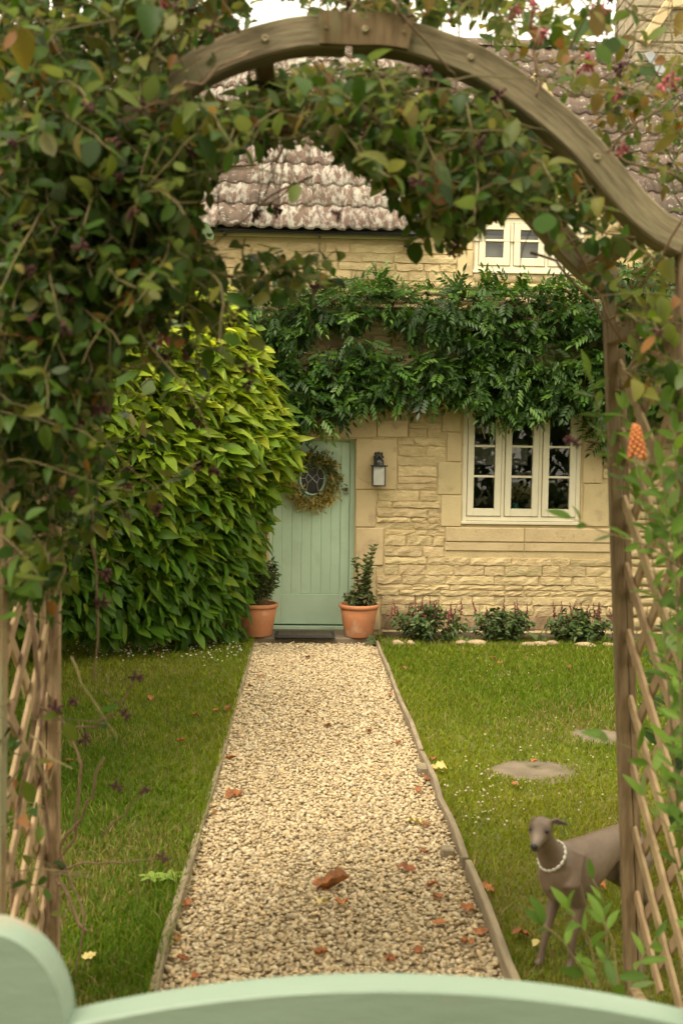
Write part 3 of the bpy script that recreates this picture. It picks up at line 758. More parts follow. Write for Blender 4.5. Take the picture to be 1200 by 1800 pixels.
# ridge tiles
x = HX0-.1; rp = roofpt(0, slen)
while x < HX1:
    V = []; fs = []
    for i in range(9):
        a = math.pi*(i/8); V += [(x+.005, rp.y+.02-.13*math.cos(a), rp.z-.05+.12*math.sin(a)), (x+.455, rp.y+.02-.125*math.cos(a), rp.z-.05+.11*math.sin(a))]
    for i in range(8): fs.append((2*i, 2*i+1, 2*i+3, 2*i+2))
    MB().add(V, fs).build('ridge_tile', m_tile, roof, True); x += .46
# gable roof: two tiled slopes running back into the main roof
gp = math.atan2(GZ-EZ, GHW)
for sgn in (-1, 1):
    ux = Vector((0, 1, 0)) if sgn > 0 else Vector((0, -1, 0))
    up_ = Vector((-sgn*math.cos(gp), 0, math.sin(gp))); nn = ux.cross(up_)
    e0 = Vector((GXc+sgn*(GHW+.1), HY-.10, EZ-.10*math.tan(gp)+.03)); Lg = math.hypot(GHW+.1, (GHW+.1)*math.tan(gp))
    m = MB(); nr = int(Lg/GA)
    for r_ in range(nr+1):
        zz = (e0+up_*(r_*GA)).z
        yb = EY+(zz-REZ)/math.tan(SL)+.35
        k = 0
        while HY-.1+k*TW < yb:
            yy = HY-.1+(k+.5)*TW; o3 = Vector((e0.x, yy, e0.z))+up_*(r_*GA)
            mt = Matrix((( *[ux.x, up_.x, nn.x], o3.x), (*[ux.y, up_.y, nn.y], o3.y), (*[ux.z, up_.z, nn.z], o3.z), (0, 0, 0, 1)))
            m.add([mt @ v.co for v in TM[0].vertices], [tuple(p.vertices) for p in TM[0].polygons]); k += 1
    m.build('gable_tiles', m_tile, roof, True)['kind'] = 'stuff'
    MB().beam(e0+Vector((0, .02, -.03)), Vector((GXc, HY-.08, GZ+.13)), .05, .09, (0, 1, 0)).build('verge', m_ashlar, roof)
# fascia, gutter and downpipe
gxa, gxb = X(346, 405, EY), gl+.02
MB().box((HX0, HY-.05, EZ-.01), (gl, HY-.02, EZ+.085), .003).build('fascia', m_cream, house); MB().box((gr, HY-.05, EZ-.01), (HX1, HY-.02, EZ+.085), .003).build('fascia', m_cream, house)
def gutter(a, b, y, z):
    V = []; fs = []; r_ = .055
    for x in (a, b):
        for k in range(9):
            t = math.pi+math.pi*k/8; V.append((x, y+r_*math.cos(t), z+r_*math.sin(t)))
    for k in range(8): fs.append((k, k+1, k+10, k+9))
    fs.append(tuple(range(9))); fs.append(tuple(range(17, 8, -1)))
    go = MB().add(V, fs).build('gutter', m_black, house, True); sm = go.modifiers.new('s', 'SOLIDIFY'); sm.thickness = .004
    x = a+.25
    while x < b:
        MB().box((x-.012, y-.058, z-.075), (x+.012, y+.06, z-.055), .003).build('gutter_bracket', m_black, go); x += .9
gz_ = Z(402, 550, HY-.13)
gutter(gxa, gxb, HY-.125, gz_); gutter(gr, HX1, HY-.125, gz_)
dxp = X(353, 430)+.01
MB().tube([(dxp, HY-.12, gz_-.05), (dxp, HY-.12, gz_-.14), (dxp, HY-.06, gz_-.24), (dxp, HY-.06, .02)], .034, 10).build('downpipe', m_black, house, True)
# chimney
cy0 = 11.6; cx0 = P(1117, 40, cy0).x; czb = P(1160, 150, cy0).z-.6; czt = P(1160, -60, cy0).z+.6
m_chim = M('grey chimney stone', (0.36, 0.30, 0.20), (0.26, 0.215, 0.145), scale=9, rough=0.9, bump=0.016, bscale=26, rand=0.15, stretch=(1, 1, 2.2))
chim = MB().box((cx0+.01, cy0+.01, czb), (cx0+1.09, cy0+.79, czt)).build('chimney', m_chim, house)
rc = random.Random(8); z = czb
while z < czt-.02:
    h = min(rc.uniform(.09, .17), czt-z)
    x = cx0
    while x < cx0+1.1-.02:
        L_ = min(rc.uniform(.2, .42), cx0+1.1-x)
        if cx0+1.1-x-L_ < .1: L_ = cx0+1.1-x
        MB().box((x+.003, cy0-rc.uniform(0, .012), z+.003), (x+L_-.003, cy0+.1, z+h-.003), .012).build('stone', m_chim, chim); x += L_
    y = cy0+.105
    while y < cy0+.78:
        L_ = min(rc.uniform(.2, .36), cy0+.8-y); MB().box((cx0-rc.uniform(0, .01), y+.003, z+.003), (cx0+.1, y+L_-.003, z+h-.003), .012).build('stone', m_chim, chim); y += L_
    z += h
ds = [P(1130, 76, cy0-.03), P(1176, 6, cy0-.03), P(1300, 4, cy0-.03)]
MB().beam(ds[0], ds[1], .12, .05, (0, 1, 0), .01).beam(ds[1], ds[2], .12, .05, (0, 1, 0), .01).build('drip_mould', m_sill, chim)
f0, f1 = P(1140, 100, cy0-.05), P(1168, 128, cy0-.05)
MB().beam(P(1138, 92, cy0-.04), P(1165, 132, cy0-.10), .16, .012, (0, -.6, .8)).build('lead_flashing', m_lead, chim)
MB().box((P(1185, 180, cy0).x, cy0-.16, P(1190, 190, cy0-.1).z), (P(1290, 180, cy0).x, cy0-.08, P(1190, 150, cy0-.1).z)).build('lead_flashing', m_lead, chim)

# doorstep, mat
st0, st1 = G(444, 1128, .05), G(661, 1127, .05)
o = MB().box((st0.x, PY1+.005, -.05), (st1.x, HY+.06, .062), .012).build('door_step', m_slab); tag(o, 'worn dark stone doorstep under the two terracotta pots', 'step')
ma, mb = P(483, 1116, 9.62), P(588, 1116, 9.62)
mt_ = thing('door_mat', (0.05, 9.66, .062), 'dark brown coir doormat on the stone step', 'doormat')
MB().box((ma.x, 9.52, .0635), (mb.x, 9.83, .083), .006).build('mat_border', m_rubber, mt_); MB().box((ma.x+.03, 9.55, .08), (mb.x-.03, 9.80, .092), .004).build('mat_pile', m_mat, mt_)

# lantern
lx = X(664, 823); lz = Z(823, 664)
ln = thing('wall_lantern', (lx, HY-.02, lz-.2), 'small iron and glass wall lantern right of the door', 'lantern')
ly = HY-.115
MB().box((lx-.045, HY-.045, lz+.0), (lx+.045, HY-.014, lz+.13), .012).build('backplate', m_iron, ln)
sc_ = MB()
for s in (-1, 1):
    pts = [(lx+s*.035*math.sin(t*1.4), ly+.07-.07*t/3, lz+.075+.075*math.sin(t)) for t in np.linspace(0, 3.0, 10)]
    sc_.tube(pts, .009, 6)
    sc_.tube([(lx+s*(.02+.025*math.cos(t)), ly+.02, lz+.10+.028*math.sin(t)) for t in np.linspace(0, 5.2, 12)], .007, 6)
sc_.tube([(lx, HY-.04, lz+.09), (lx, ly+.02, lz+.155), (lx, ly, lz+.11)], .009, 6)
sc_.build('scroll_bracket', m_iron, ln, True)
MB().lathe([(.0, .095), (.03, .092), (.048, .075), (.05, .055), (.05, .03)], (lx, ly, lz), 20).build('cap_dome', m_iron, ln, True)
MB().box((lx-.082, ly-.075, lz+.018), (lx+.082, ly+.075, lz+.031), .004).build('lantern_roof', m_iron, ln)
for a in (-1, 1):
    for b in (-1, 1): MB().beam((lx+a*.058, ly+b*.055, lz-.165), (lx+a*.058, ly+b*.055, lz+.02), .009, .009, (0, 1, 0)).build('post', m_iron, ln)
MB().box((lx-.064, ly-.061, lz-.172), (lx+.064, ly+.061, lz-.160), .003).build('lantern_base', m_iron, ln)
for a, b in (((-.053, -.053), (.053, -.053)), ((-.053, .05), (.053, .05)), ((-.055, -.05), (-.055, .05)), ((.055, -.05), (.055, .05))):
    MB().add([(lx+a[0], ly+a[1], lz-.16), (lx+b[0], ly+b[1], lz-.16), (lx+b[0], ly+b[1], lz+.018), (lx+a[0], ly+a[1], lz+.018)], [(0, 1, 2, 3)]).build('pane', m_frost, ln)
MB().lathe([(0, -.09), (.02, -.085), (.032, -.065), (.034, -.04), (.022, -.01), (.014, .005), (.014, .02)], (lx, ly, lz), 16).build('bulb', m_bulb, ln, True)

# ------------------------------------------------------------------ foliage builders
def tints(n, pal, p=None, j=0.18):
    pal = np.array(pal); return pal[rng.choice(len(pal), n, p=p)]*rng.uniform(1-j, 1+j, (n, 1))
def leaf_set(parent, T, Ft, pos, rot, scale, tint, mat, npart, name='leaf', rank=None):
    """the npart best ranked leaves become parts that share a few meshes, the rest one stuff part"""
    n = len(pos); rot = rot.copy(); rot[:, :, 0] *= rng.uniform(.72, 1.12, (n, 1)); rot[:, :, 2] *= rng.uniform(-.3, 2.6, (n, 1))
    order = np.argsort(-(rank if rank is not None else rng.uniform(size=n)))
    A, B = order[:npart], order[npart:]
    if len(A):
        q = 10; keys = np.argsort(tint[A].sum(1)); groups = np.array_split(keys, q)
        for gidx in groups:
            if len(gidx) == 0: continue
            tm = tint[A[gidx]].mean(0); me = npmesh(name, T, Ft, np.repeat(tm[None], len(T), 0), True); me.materials.append(mat)
            for i in A[gidx]:
                o = link(name, me, None, parent)
                o.matrix_basis = Matrix.Translation(pos[i]) @ Matrix(rot[i].tolist()).to_4x4() @ Matrix.Scale(float(scale[i]), 4)
    if len(B):
        v, f, t = scatter(T, Ft, pos[B], rot[B], scale[B], tint[B])
        o = link('foliage', npmesh('foliage', v, f, t, True), mat, parent); o['kind'] = 'stuff'
def grow(p, d, L_, step, wander, grav):
    pts = [np.array(p, float)]; d = nrm(np.array(d, float)); n = max(2, int(L_/step))
    for i in range(n):
        d = nrm(d+rng.normal(0, wander, 3)+np.array([0, 0, -grav])); pts.append(pts[-1]+d*step)
    return pts

# small shrubs: astilbes by the wall, potted bushes
def small_bush(parent, c, rx, ry, h, nst, T, Ft, ls, pal, nleaf, droop=.2, spread=1.0, npart=0, z0=0):
    P_, D_, N_ = [], [], []; tw = MB()
    for i in range(nst):
        a = rng.uniform(0, 6.283); rr = math.sqrt(rng.uniform(0, 1))
        base = np.array([c[0]+.25*rx*rr*math.cos(a), c[1]+.25*ry*rr*math.sin(a), z0])
        tip = np.array([c[0]+rx*rr*math.cos(a)*spread, c[1]+ry*rr*math.sin(a)*spread, z0+h*rng.uniform(.75, 1.05)*(1-.45*rr*rr)])
        d0 = tip-base; L_ = np.linalg.norm(d0); pts = grow(base, d0, L_, L_/6, .08, -.01)
        tw.tube(pts, [.004-.0005*k for k in range(len(pts))], 4, False)
        for k in range(nleaf):
            t = rng.uniform(.2, 1)*(len(pts)-1); k0 = min(int(t), len(pts)-2); q = pts[k0]+(pts[k0+1]-pts[k0])*(t-k0)
            dn = nrm(pts[k0+1]-pts[k0]); o_ = nrm(rng.normal(size=3)); o_ = nrm(o_-dn*o_.dot(dn)*.8+dn*.45+np.array([0, 0, -droop]))
            P_.append(q); D_.append(o_); N_.append(nrm(np.array([0, -.35, 1])+rng.normal(0, .45, 3)))
    P_, D_, N_ = map(np.array, (P_, D_, N_)); n = len(P_)
    tw.build('stems', m_twig, parent)['kind'] = 'stuff'
    leaf_set(parent, T, Ft, P_, frames(D_, N_), rng.uniform(.7, 1.25, n)*ls, tints(n, pal), m_wleaf, npart)
T_ast, F_ast = leaf_tmpl(.55, .3, .25, 4, .8)
AST = [(752, 1112, .42, .30, 'astilbe with dense deep red flower spikes beside the right pot'),
       (880, 1118, .34, .27, 'astilbe with few faded flower spikes in the middle below the window'),
       (1018, 1110, .36, .26, 'astilbe with pinkish spikes at the right below the window')]
pal_ast = [(.06, .105, .03), (.085, .14, .035), (.045, .085, .025), (.12, .16, .05)]
for i, (px, py, rx, h, lab) in enumerate(AST):
    c = P(px, py, 9.62); t = thing('astilbe_plant', (c.x, 9.62, .02), lab, 'plant', 'astilbes along the foot of the wall')
    small_bush(t, (c.x, 9.62), rx, .2, h+.08, 55, T_ast, F_ast, .055, pal_ast, 16, z0=.02)
    for k in range((26, 10, 16)[i]):
        x = c.x+rng.normal(0, rx*.45); y = 9.62+rng.uniform(-.1, .15); hh = h+rng.uniform(.02, .16); z_ = .02
        m = MB(); top = np.array([x+rng.normal(0, .03), y, z_+hh]); b0 = np.array([x, y, z_+h*.5]); m.tube([b0, top], .0025, 4)
        for q in range(12):
            u = .45+.55*q/12; pq = b0+(top-b0)*u; rr_ = .012*(1-(u-.45)/.6)+.004
            bm = bmesh.new(); bmesh.ops.create_icosphere(bm, subdivisions=1, radius=rr_*.8); bmesh.ops.translate(bm, verts=bm.verts, vec=Vector(pq)+Vector((rng.normal(0, .006), rng.normal(0, .006), 0))); m.bm(bm)
        m.build('flower_spike', (m_ast := bpy.data.materials.get('astilbe spike') or M('astilbe spike', (.20, .045, .045), (.15, .06, .045), scale=40, rough=.9, rand=.3)), t)
# low leafy plant beside hosta, hosta with two broad leaves
def rosette(px, py, n, ls, wd, pal, label, cat, name, up=1.0):
    c = P(px, py, 9.5); t = thing(name, (c.x, 9.5, .02), label, cat)
    T, Ft = leaf_tmpl(wd, .25, .35, 5); a = rng.uniform(0, 6.28, n); d = np.stack([np.cos(a)*.7, np.sin(a)*.5, np.full(n, up)+rng.uniform(-.2, .3, n)], 1)
    leaf_set(t, T, Ft, np.tile(np.array([[c.x, 9.5, .02]]), (n, 1))+rng.normal(0, .015, (n, 3))*[1, 1, 0], frames(d, np.array([0, -.6, 1])+rng.normal(0, .3, (n, 3))), rng.uniform(.75, 1.15, n)*ls, tints(n, pal), m_wleaf, n)
rosette(950, 1115, 5, .15, .5, [(.22, .24, .10), (.14, .18, .06)], 'small pale plant with two broad upright leaves against the wall', 'plant', 'hosta_plant', 1.6)
rosette(815, 1118, 16, .13, .28, [(.20, .21, .05), (.12, .17, .035)], 'yellowish fern-like tuft between the two left astilbes', 'plant', 'fern_tuft', .7)
rosette(1062, 1116, 12, .11, .4, [(.15, .22, .03), (.10, .17, .03)], 'low bright green leaves at the right end of the flower bed', 'plant', 'low_plant', .5)
rosette(664, 1104, 12, .11, .5, [(.07, .09, .03), (.10, .12, .04)], 'small dark leafy plant squeezed beside the right pot', 'plant', 'low_plant', .5)
rosette(415, 1112, 18, .14, .5, [(.08, .13, .03), (.11, .17, .04)], 'small leafy plant on the lawn left of the left pot', 'plant', 'low_plant', .7)
bed = MB().add([(xr(9.4)+.1, 9.38, LZ+.006), (4.6, 9.40, LZ+.006), (4.6, HY, LZ+.03), (xr(9.4)+.1, HY, LZ+.03)], [(0, 1, 2, 3)]).build('flower_bed', m_soil); struct(bed)
# rocks along the bed
RK = [(700, 1122, 26, 'small flat edging rock nearest the right pot'), (722, 1124, 20, 'short edging rock in front of the red flowered astilbe'), (838, 1118, 34, 'long reddish edging rock between the first two astilbes'), (925, 1119, 30, 'flat grey brown edging rock left of the pale plant'), (948, 1120, 34, 'broad flat edging rock in front of the pale plant'),
      (972, 1116, 26, 'pale rounded edging rock right of the pale plant'), (1030, 1123, 42, 'long thin edging rock in front of the right astilbe'), (1070, 1112, 22, 'small edging rock near the right arch post'), (810, 1122, 20, 'small dark edging rock at the yellow tuft')]
for k, (px, py, wpx, lab) in enumerate(RK):
    c = G(px, py); c.y = 9.40+.03*(k % 3); V, Fc = pebble(True, 300+k); wd = wpx/190*.55
    me = npmesh('edging_rock', V*np.array([wd, .09, .075]), Fc, None, True)
    o = link('edging_rock', me, m_rock); o.location = (P(px, py, c.y).x, c.y, .045); o.rotation_euler.z = rng.uniform(-.2, .2)
    tag(o, lab, 'rock', 'rocks edging the flower bed')

# pots
def pot(px, label, plant):
    c = P(px, 1118, 9.68); z0 = .064
    t = thing('plant_pot', (c.x, 9.68, z0), label, 'plant pot', 'terracotta pots either side of the door')
    MB().lathe([(0, 0), (.128, 0), (.135, .012), (.160, .16), (.176, .262), (.172, .268), (.186, .272), (.194, .285), (.192, .305), (.182, .312), (.170, .308), (.165, .27)], (c.x, 9.68, z0), 36).build('pot', m_terra, t, True)
    MB().lathe([(.0, .285), (.166, .278)], (c.x, 9.68, z0), 20).build('soil', m_soil, t, True)
    return t, c.x, z0
T_b, F_b = leaf_tmpl(.42, .3, .15, 4)
pal_pot = [(.06, .095, .025), (.08, .12, .03), (.10, .14, .04), (.05, .075, .025), (.14, .16, .05)]
t, cx, z0 = pot(453, 'left terracotta pot with a dense dark leafy bush', 0)
small_bush(t, (cx+.03, 9.68), .17, .16, .56, 50, T_b, F_b, .06, pal_pot, 22, z0=z0+.28)
for a_ in (-.02, .05): 
    pts = grow((cx+a_, 9.68, z0+.28), (.02, 0, 1), .62, .06, .06, 0)
t, cx, z0 = pot(630, 'right terracotta pot with tall upright leafy stems', 1)
small_bush(t, (cx, 9.68), .17, .15, .16, 40, T_b, F_b, .05, pal_pot+[(.16, .11, .06)], 14, z0=z0+.28)
P_, D_ = [], []; tw = MB()
for (bx, tx, hh) in ((-.02, .12, .62), (.02, .10, .50), (-.03, -.05, .52), (.05, .13, .40), (.0, .04, .44), (.03, .06, .56)):
    pts = grow((cx+bx, 9.68+rng.uniform(-.05, .05), z0+.27), (tx-bx, rng.uniform(-.1, .1), hh), hh, hh/14, .05, 0)
    tw.tube(pts, [.006-.0003*k for k in range(len(pts))], 5)
    for k in range(2, len(pts)):
        for q in range(6):
            a = rng.uniform(0, 6.28); P_.append(pts[k]+rng.normal(0, .006, 3)); D_.append((math.cos(a), math.sin(a), rng.uniform(.2, .9)))
tw.build('stems', m_twig, t); P_ = np.array(P_); D_ = np.array(D_); n = len(P_)
leaf_set(t, T_b, F_b, P_, frames(D_, np.array([0, -.3, 1])+rng.normal(0, .4, (n, 3))), rng.uniform(.04, .075, n), tints(n, pal_pot), m_wleaf, 60)

# wreath
wc = P(549, 845, HY+.07)
wr = thing('door_wreath', wc, 'round dried foliage wreath hanging on the green door', 'wreath')
MB().tube([(wc.x+.185*math.cos(a), wc.y+.01, wc.z+.20*math.sin(a)) for a in np.linspace(0, 6.283, 40)], .018, 7, False).build('ring', m_twig, wr, True)
P_, D_, C_ = [], [], []
sp_ = [(a, 1.0) for a in np.linspace(0, 6.283, 300)]
T_w, F_w = leaf_tmpl(.4, .2, .1, 3)
for a, _ in sp_:
    a += rng.normal(0, .04); rr = rng.normal(.185, .028); lo = math.sin(a) < -.2 or rng.random() < .35 or (abs(a-6.1) < .3)
    tang = np.array([-math.sin(a), 0, math.cos(a)])*(-1 if rng.random() < .7 else 1); outw = np.array([math.cos(a), 0, math.sin(a)])
    d = nrm(tang+outw*rng.uniform(-.3, .9)+np.array([0, rng.uniform(-.6, .1), 0])); L_ = rng.uniform(.06, .15)
    for u in np.linspace(.1, 1, 9):
        P_.append(np.array([wc.x, wc.y-.02, wc.z])+outw*rr*np.array([1, 1, 1.08])+d*L_*u+rng.normal(0, .004, 3)); D_.append(d+rng.normal(0, .7, 3)); C_.append((.52, .42, .14) if lo and u > .25 else (.13, .17, .05) if rng.random() < .7 else (.24, .22, .08))
P_, D_, C_ = map(np.array, (P_, D_, C_)); n = len(P_)
v, f, tt = scatter(T_w, F_w, P_, frames(D_, rng.normal(size=(n, 3))), rng.uniform(.026, .055, n), C_*rng.uniform(.7, 1.2, (n, 1)))
link('dried_sprigs', npmesh('dried_sprigs', v, f, tt), m_flow, wr)['kind'] = 'stuff'

# ------------------------------------------------------------------ climber on the wall
cl = thing('wall_climber', (X(480, 900), HY-.1, 0.02), 'dark green wisteria-like climber trained over the door and window', 'climber')
# compound leaf template
def compound(nl=4):
    T0, F0 = leaf_tmpl(.36, .25, .2, 3); V = []; Fs_ = []; off = 0
    specs = [(0, .92, 0.0)]
    for k in range(nl): specs += [(s, .2+.68*k/nl, s*1.0) for s in (-1, 1)]
    for s, yb, ang in specs:
        ca, sa = math.cos(-ang*.95), math.sin(-ang*.95); L_ = .42 if s else .45
        q = T0*L_; x = q[:, 0]*ca-q[:, 1]*sa; y = q[:, 0]*sa+q[:, 1]*ca
        V.append(np.stack([x, y+yb, q[:, 2]-.25*yb*yb-abs(x)*.12], 1)); Fs_.append(F0+off); off += len(q)
    return np.concatenate(V), np.concatenate(Fs_)
T_c, F_c = compound()
BANDS = [([(430, 570), (470, 515), (560, 505), (660, 500), (730, 518), (850, 508), (1040, 512), (1090, 530), (1090, 590), (1000, 600), (930, 610), (860, 600), (700, 590), (660, 560), (560, 575), (520, 610), (440, 620)], 1.0),
         ([(440, 600), (540, 640), (620, 590), (700, 640), (760, 620), (860, 590), (960, 640), (1080, 600), (1090, 700), (1000, 715), (900, 735), (850, 722), (780, 690), (680, 718), (620, 715), (560, 745), (500, 755), (460, 740), (430, 680)], 1.0),
         ([(835, 700), (925, 700), (920, 745), (880, 735), (850, 745)], .6), ([(500, 690), (560, 690), (540, 770), (505, 770)], .6), ([(1020, 680), (1080, 680), (1080, 800), (1040, 780)], .5),
         ([(1060, 480), (1250, 470), (1260, 780), (1080, 700)], .8), ([(380, 560), (450, 520), (450, 740), (390, 740)], .8)]
P_, D_, N_ = [], [], []
N0 = 7600
a = rng.uniform(370, 1260, N0); b = rng.uniform(460, 810, N0); acc_ = np.zeros(N0)
for poly, dn in BANDS: acc_ = np.maximum(acc_, inpoly(a, b, poly)*dn)
ok = rng.uniform(size=N0) < acc_
a, b = a[ok], b[ok]; n = len(a)
Yc = HY-.06-rng.uniform(0, 1, n)**1.4*.42
P_ = np.array([P(i, j, HY) for i, j in zip(a, b)]); P_[:, 1] = Yc
upb = (b < 560)[:, None]
D_ = np.stack([rng.normal(0, .75, n), rng.uniform(-1.1, -.1, n), rng.normal(-.35, .55, n)+.55*(b < 540)], 1)
N_ = np.stack([rng.normal(0, .4, n), -.5+rng.normal(0, .3, n), np.ones(n)], 1)
tc_ = tints(n, [(.035, .085, .011), (.052, .12, .015), (.025, .062, .009), (.085, .165, .022)], None, .2)
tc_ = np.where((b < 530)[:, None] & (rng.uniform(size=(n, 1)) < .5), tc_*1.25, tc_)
leaf_set(cl, T_c, F_c, P_, frames(D_, N_), rng.uniform(.115, .21, n), tc_, m_wleaf, 300, 'leaf_spray', rank=-Yc+rng.uniform(0, .2, n))
for pts in ([(455, 1090), (470, 900), (462, 760), (500, 690), (600, 655), (750, 660), (900, 650), (1060, 660)], [(462, 780), (455, 640), (500, 545), (640, 540), (800, 545), (1080, 540)]):
    q = [P(x_, y_, HY-.05) for x_, y_ in pts]; MB().tube(q, [.022-.0018*k for k in range(len(q))], 7).build('stem', m_stem, cl, True)

for k in range(16):
    x_ = rng.uniform(450, 1060); y_ = rng.choice([545, 655])+rng.normal(0, 8); q0 = np.array(P(x_, y_, HY-.06)); d_ = (rng.normal(0, .7), -.15, rng.normal(-.1, .6))
    q = grow(q0, d_, rng.uniform(.3, .8), .07, .18, .02); q = [(p_[0], min(p_[1], HY-.035), p_[2]) for p_ in q]
    MB().tube(q, [.009-.006*i/len(q) for i in range(len(q))], 5).build('stem', m_stem, cl, True)
# ------------------------------------------------------------------ big leafy bush at the left
bs = thing('broadleaf_bush', (X(330, 1000, 9.1), 9.1, .02), 'tall bush with large glossy yellow-green leaves left of the door', 'bush')
OUT = [(120, 470), (330, 440), (400, 520), (450, 600), (490, 720), (515, 800), (475, 880), (450, 950), (425, 1040), (405, 1105), (330, 1120), (200, 1120), (120, 1100), (-60, 1110), (-60, 480)]
T_l, F_l = leaf_tmpl(.44, .3, .34, 6, .9, .014)
N0 = 11500
a = rng.uniform(-60, 515, N0); b = rng.uniform(430, 1115, N0); ok = inpoly(a, b, OUT); a, b = a[ok], b[ok]
# distance to the right outline decides how far forward a leaf may stand
edge = np.interp(b, [430, 520, 600, 720, 800, 880, 950, 1040, 1105], [330, 400, 450, 490, 515, 475, 450, 425, 405])-a
dep = .25+1.15*np.clip(edge/330, 0, 1)**.6; dep *= np.clip((b-420)/160, .3, 1)
Yb = 9.72-dep*rng.uniform(.35, 1, len(a))**.5
P_ = np.array([P(i, j, y_) for i, j, y_ in zip(a, b, Yb)])
k = P_[:, 2] > .06; P_, a, b, edge, Yb = P_[k], a[k], b[k], edge[k], Yb[k]; n = len(P_)
D_ = np.stack([rng.normal(.75, .65, n)+.6*np.exp(-edge/60), -.45+rng.normal(0, .55, n), rng.normal(-.12, .34, n)-.6*np.clip((b-880)/200, 0, 1)+.05*(b < 720)], 1)
N_ = np.stack([rng.normal(.15, .5, n), -.55+rng.normal(0, .5, n), np.full(n, 1.0)], 1)
wild = rng.uniform(size=(n, 1)) < .14; D_ = np.where(wild, rng.normal(size=(n, 3))+[.2, -.3, -.1], D_); N_ = N_+rng.normal(0, .3, (n, 3))
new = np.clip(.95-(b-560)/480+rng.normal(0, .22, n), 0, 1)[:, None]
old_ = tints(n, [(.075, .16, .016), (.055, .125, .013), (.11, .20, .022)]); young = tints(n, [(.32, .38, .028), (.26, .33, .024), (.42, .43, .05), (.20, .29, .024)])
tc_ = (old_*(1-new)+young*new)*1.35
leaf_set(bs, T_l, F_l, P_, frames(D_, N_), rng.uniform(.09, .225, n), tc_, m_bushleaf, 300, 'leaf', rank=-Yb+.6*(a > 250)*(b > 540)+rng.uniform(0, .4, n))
for k in range(14):
    x0 = rng.uniform(-.3, .3); q0 = np.array([bs.location.x+x0, 9.35, .0]); pt = OUT[rng.integers(0, 9)]; q1 = np.array(P(pt[0]-60, pt[1]+40, 9.2))
    q = [q0+(q1-q0)*u+np.array([0, 0, .15*math.sin(u*3)])+rng.normal(0, .03, 3) for u in np.linspace(0, 1, 7)]
    MB().tube(q, [.02-.002*i for i in range(7)], 6).build('stem', m_stem, bs, True)

# hedges closing the garden on both sides
def hedge(x, y0, y1, h, label, pal):
    t = thing('garden_hedge', (x, (y0+y1)/2, 0), label, 'hedge')
    n = int(1500*h+3500); u = rng.uniform(0, 1, (n, 3)); p = np.stack([x+(u[:, 0]-.5)*.8+.15*np.sin(u[:, 1]*17), y0+(y1-y0)*u[:, 1], h*u[:, 2]*(1+.12*np.sin(u[:, 1]*23))], 1)
    T, Ft = leaf_tmpl(.5, .25, .2, 3); v, f, tt = scatter(T, Ft, p, frames(rng.normal(size=(n, 3))+[0, 0, -.2], np.array([0, 0, 1])+rng.normal(0, .6, (n, 3))), rng.uniform(.09, .17, n), tints(n, pal))
    link('foliage', npmesh('foliage', v, f, tt), m_wleaf, t)['kind'] = 'stuff'
    tw = MB()
    for yy in np.arange(y0+.2, y1, .5): tw.tube(grow((x, yy, 0), (0, 0, 1), h*.9, .2, .12, 0), .02, 5)
    tw.build('stems', m_stem, t)['kind'] = 'stuff'
hedge(4.7, 3.0, 9.6, 1.9, 'dark green hedge along the right side of the garden', [(.05, .10, .025), (.07, .13, .03)])
hedge(-3.35, 3.6, 9.7, 4.0, 'added dark green hedge shading the left side of the garden', [(.05, .10, .025), (.07, .13, .03)])  # unseen hedge, raised and moved inward to shade the left lawn

hb = thing('added_hedge', (0, -6, 0), 'tall dark hedge added behind the camera to dull reflections', 'hedge')  # unseen hedge, added to keep window reflections and leaf fronts dark
n = 9000; u = rng.uniform(0, 1, (n, 3)); p = np.stack([-14+28*u[:, 0], -6.2+.9*u[:, 1], 4.2*u[:, 2]*(1+.15*np.sin(u[:, 0]*19))], 1)
T, Ft = leaf_tmpl(.6, .25, .2, 3); v, f, tt = scatter(T, Ft, p, frames(rng.normal(size=(n, 3)), np.array([0, .5, 1])+rng.normal(0, .6, (n, 3))), rng.uniform(.25, .45, n), tints(n, [(.05, .09, .02), (.07, .12, .025)]))
link('foliage', npmesh('foliage', v, f, tt), m_wleaf, hb)['kind'] = 'stuff'
lt = thing('added_shade_tree', (3.2, -2.6, 0), 'large tree added behind the camera to shade gate and arch', 'tree')  # unseen tree, added so its crown shades the gate and arch
MB().tube([(3.2, -2.6, -.05), (3.15, -2.55, 1.5), (2.9, -2.4, 3.0), (2.2, -2.1, 4.2), (1.0, -1.6, 5.0)], [.3, .24, .2, .14, .06], 10).build('trunk', m_stem, lt, True)
for k in range(8):
    a = k*.8; MB().tube([(2.6, -2.3, 3.4+.1*k), (1.6+.9*math.cos(a), -2.6+.8*math.sin(a), 4.2), (.6+2.6*math.cos(a), -2.8+2.0*math.sin(a), 4.7)], [.09, .06, .02], 6).build('limb', m_stem, lt, True)
n = 8000; cl_ = nrm(rng.normal(size=(70, 3)))*rng.uniform(.3, 1, (70, 1))*np.array([4.2, 2.6, 1.0])+np.array([.2, -2.3, 4.8]); ci = rng.integers(0, 70, n)
p = cl_[ci]+rng.normal(0, .36, (n, 3)); p = p[(p[:, 1] < 1.9) & (p[:, 2] > 3.3)]; n = len(p)
v, f, tt = scatter(T, Ft, p, frames(rng.normal(size=(n, 3))-[0, 0, .3], np.array([0, 0, 1])+rng.normal(0, .5, (n, 3))), rng.uniform(.2, .34, n), tints(n, [(.06, .11, .02), (.09, .14, .025), (.14, .12, .03)]))
link('crown', npmesh('crown', v, f, tt), m_wleaf, lt)['kind'] = 'stuff'
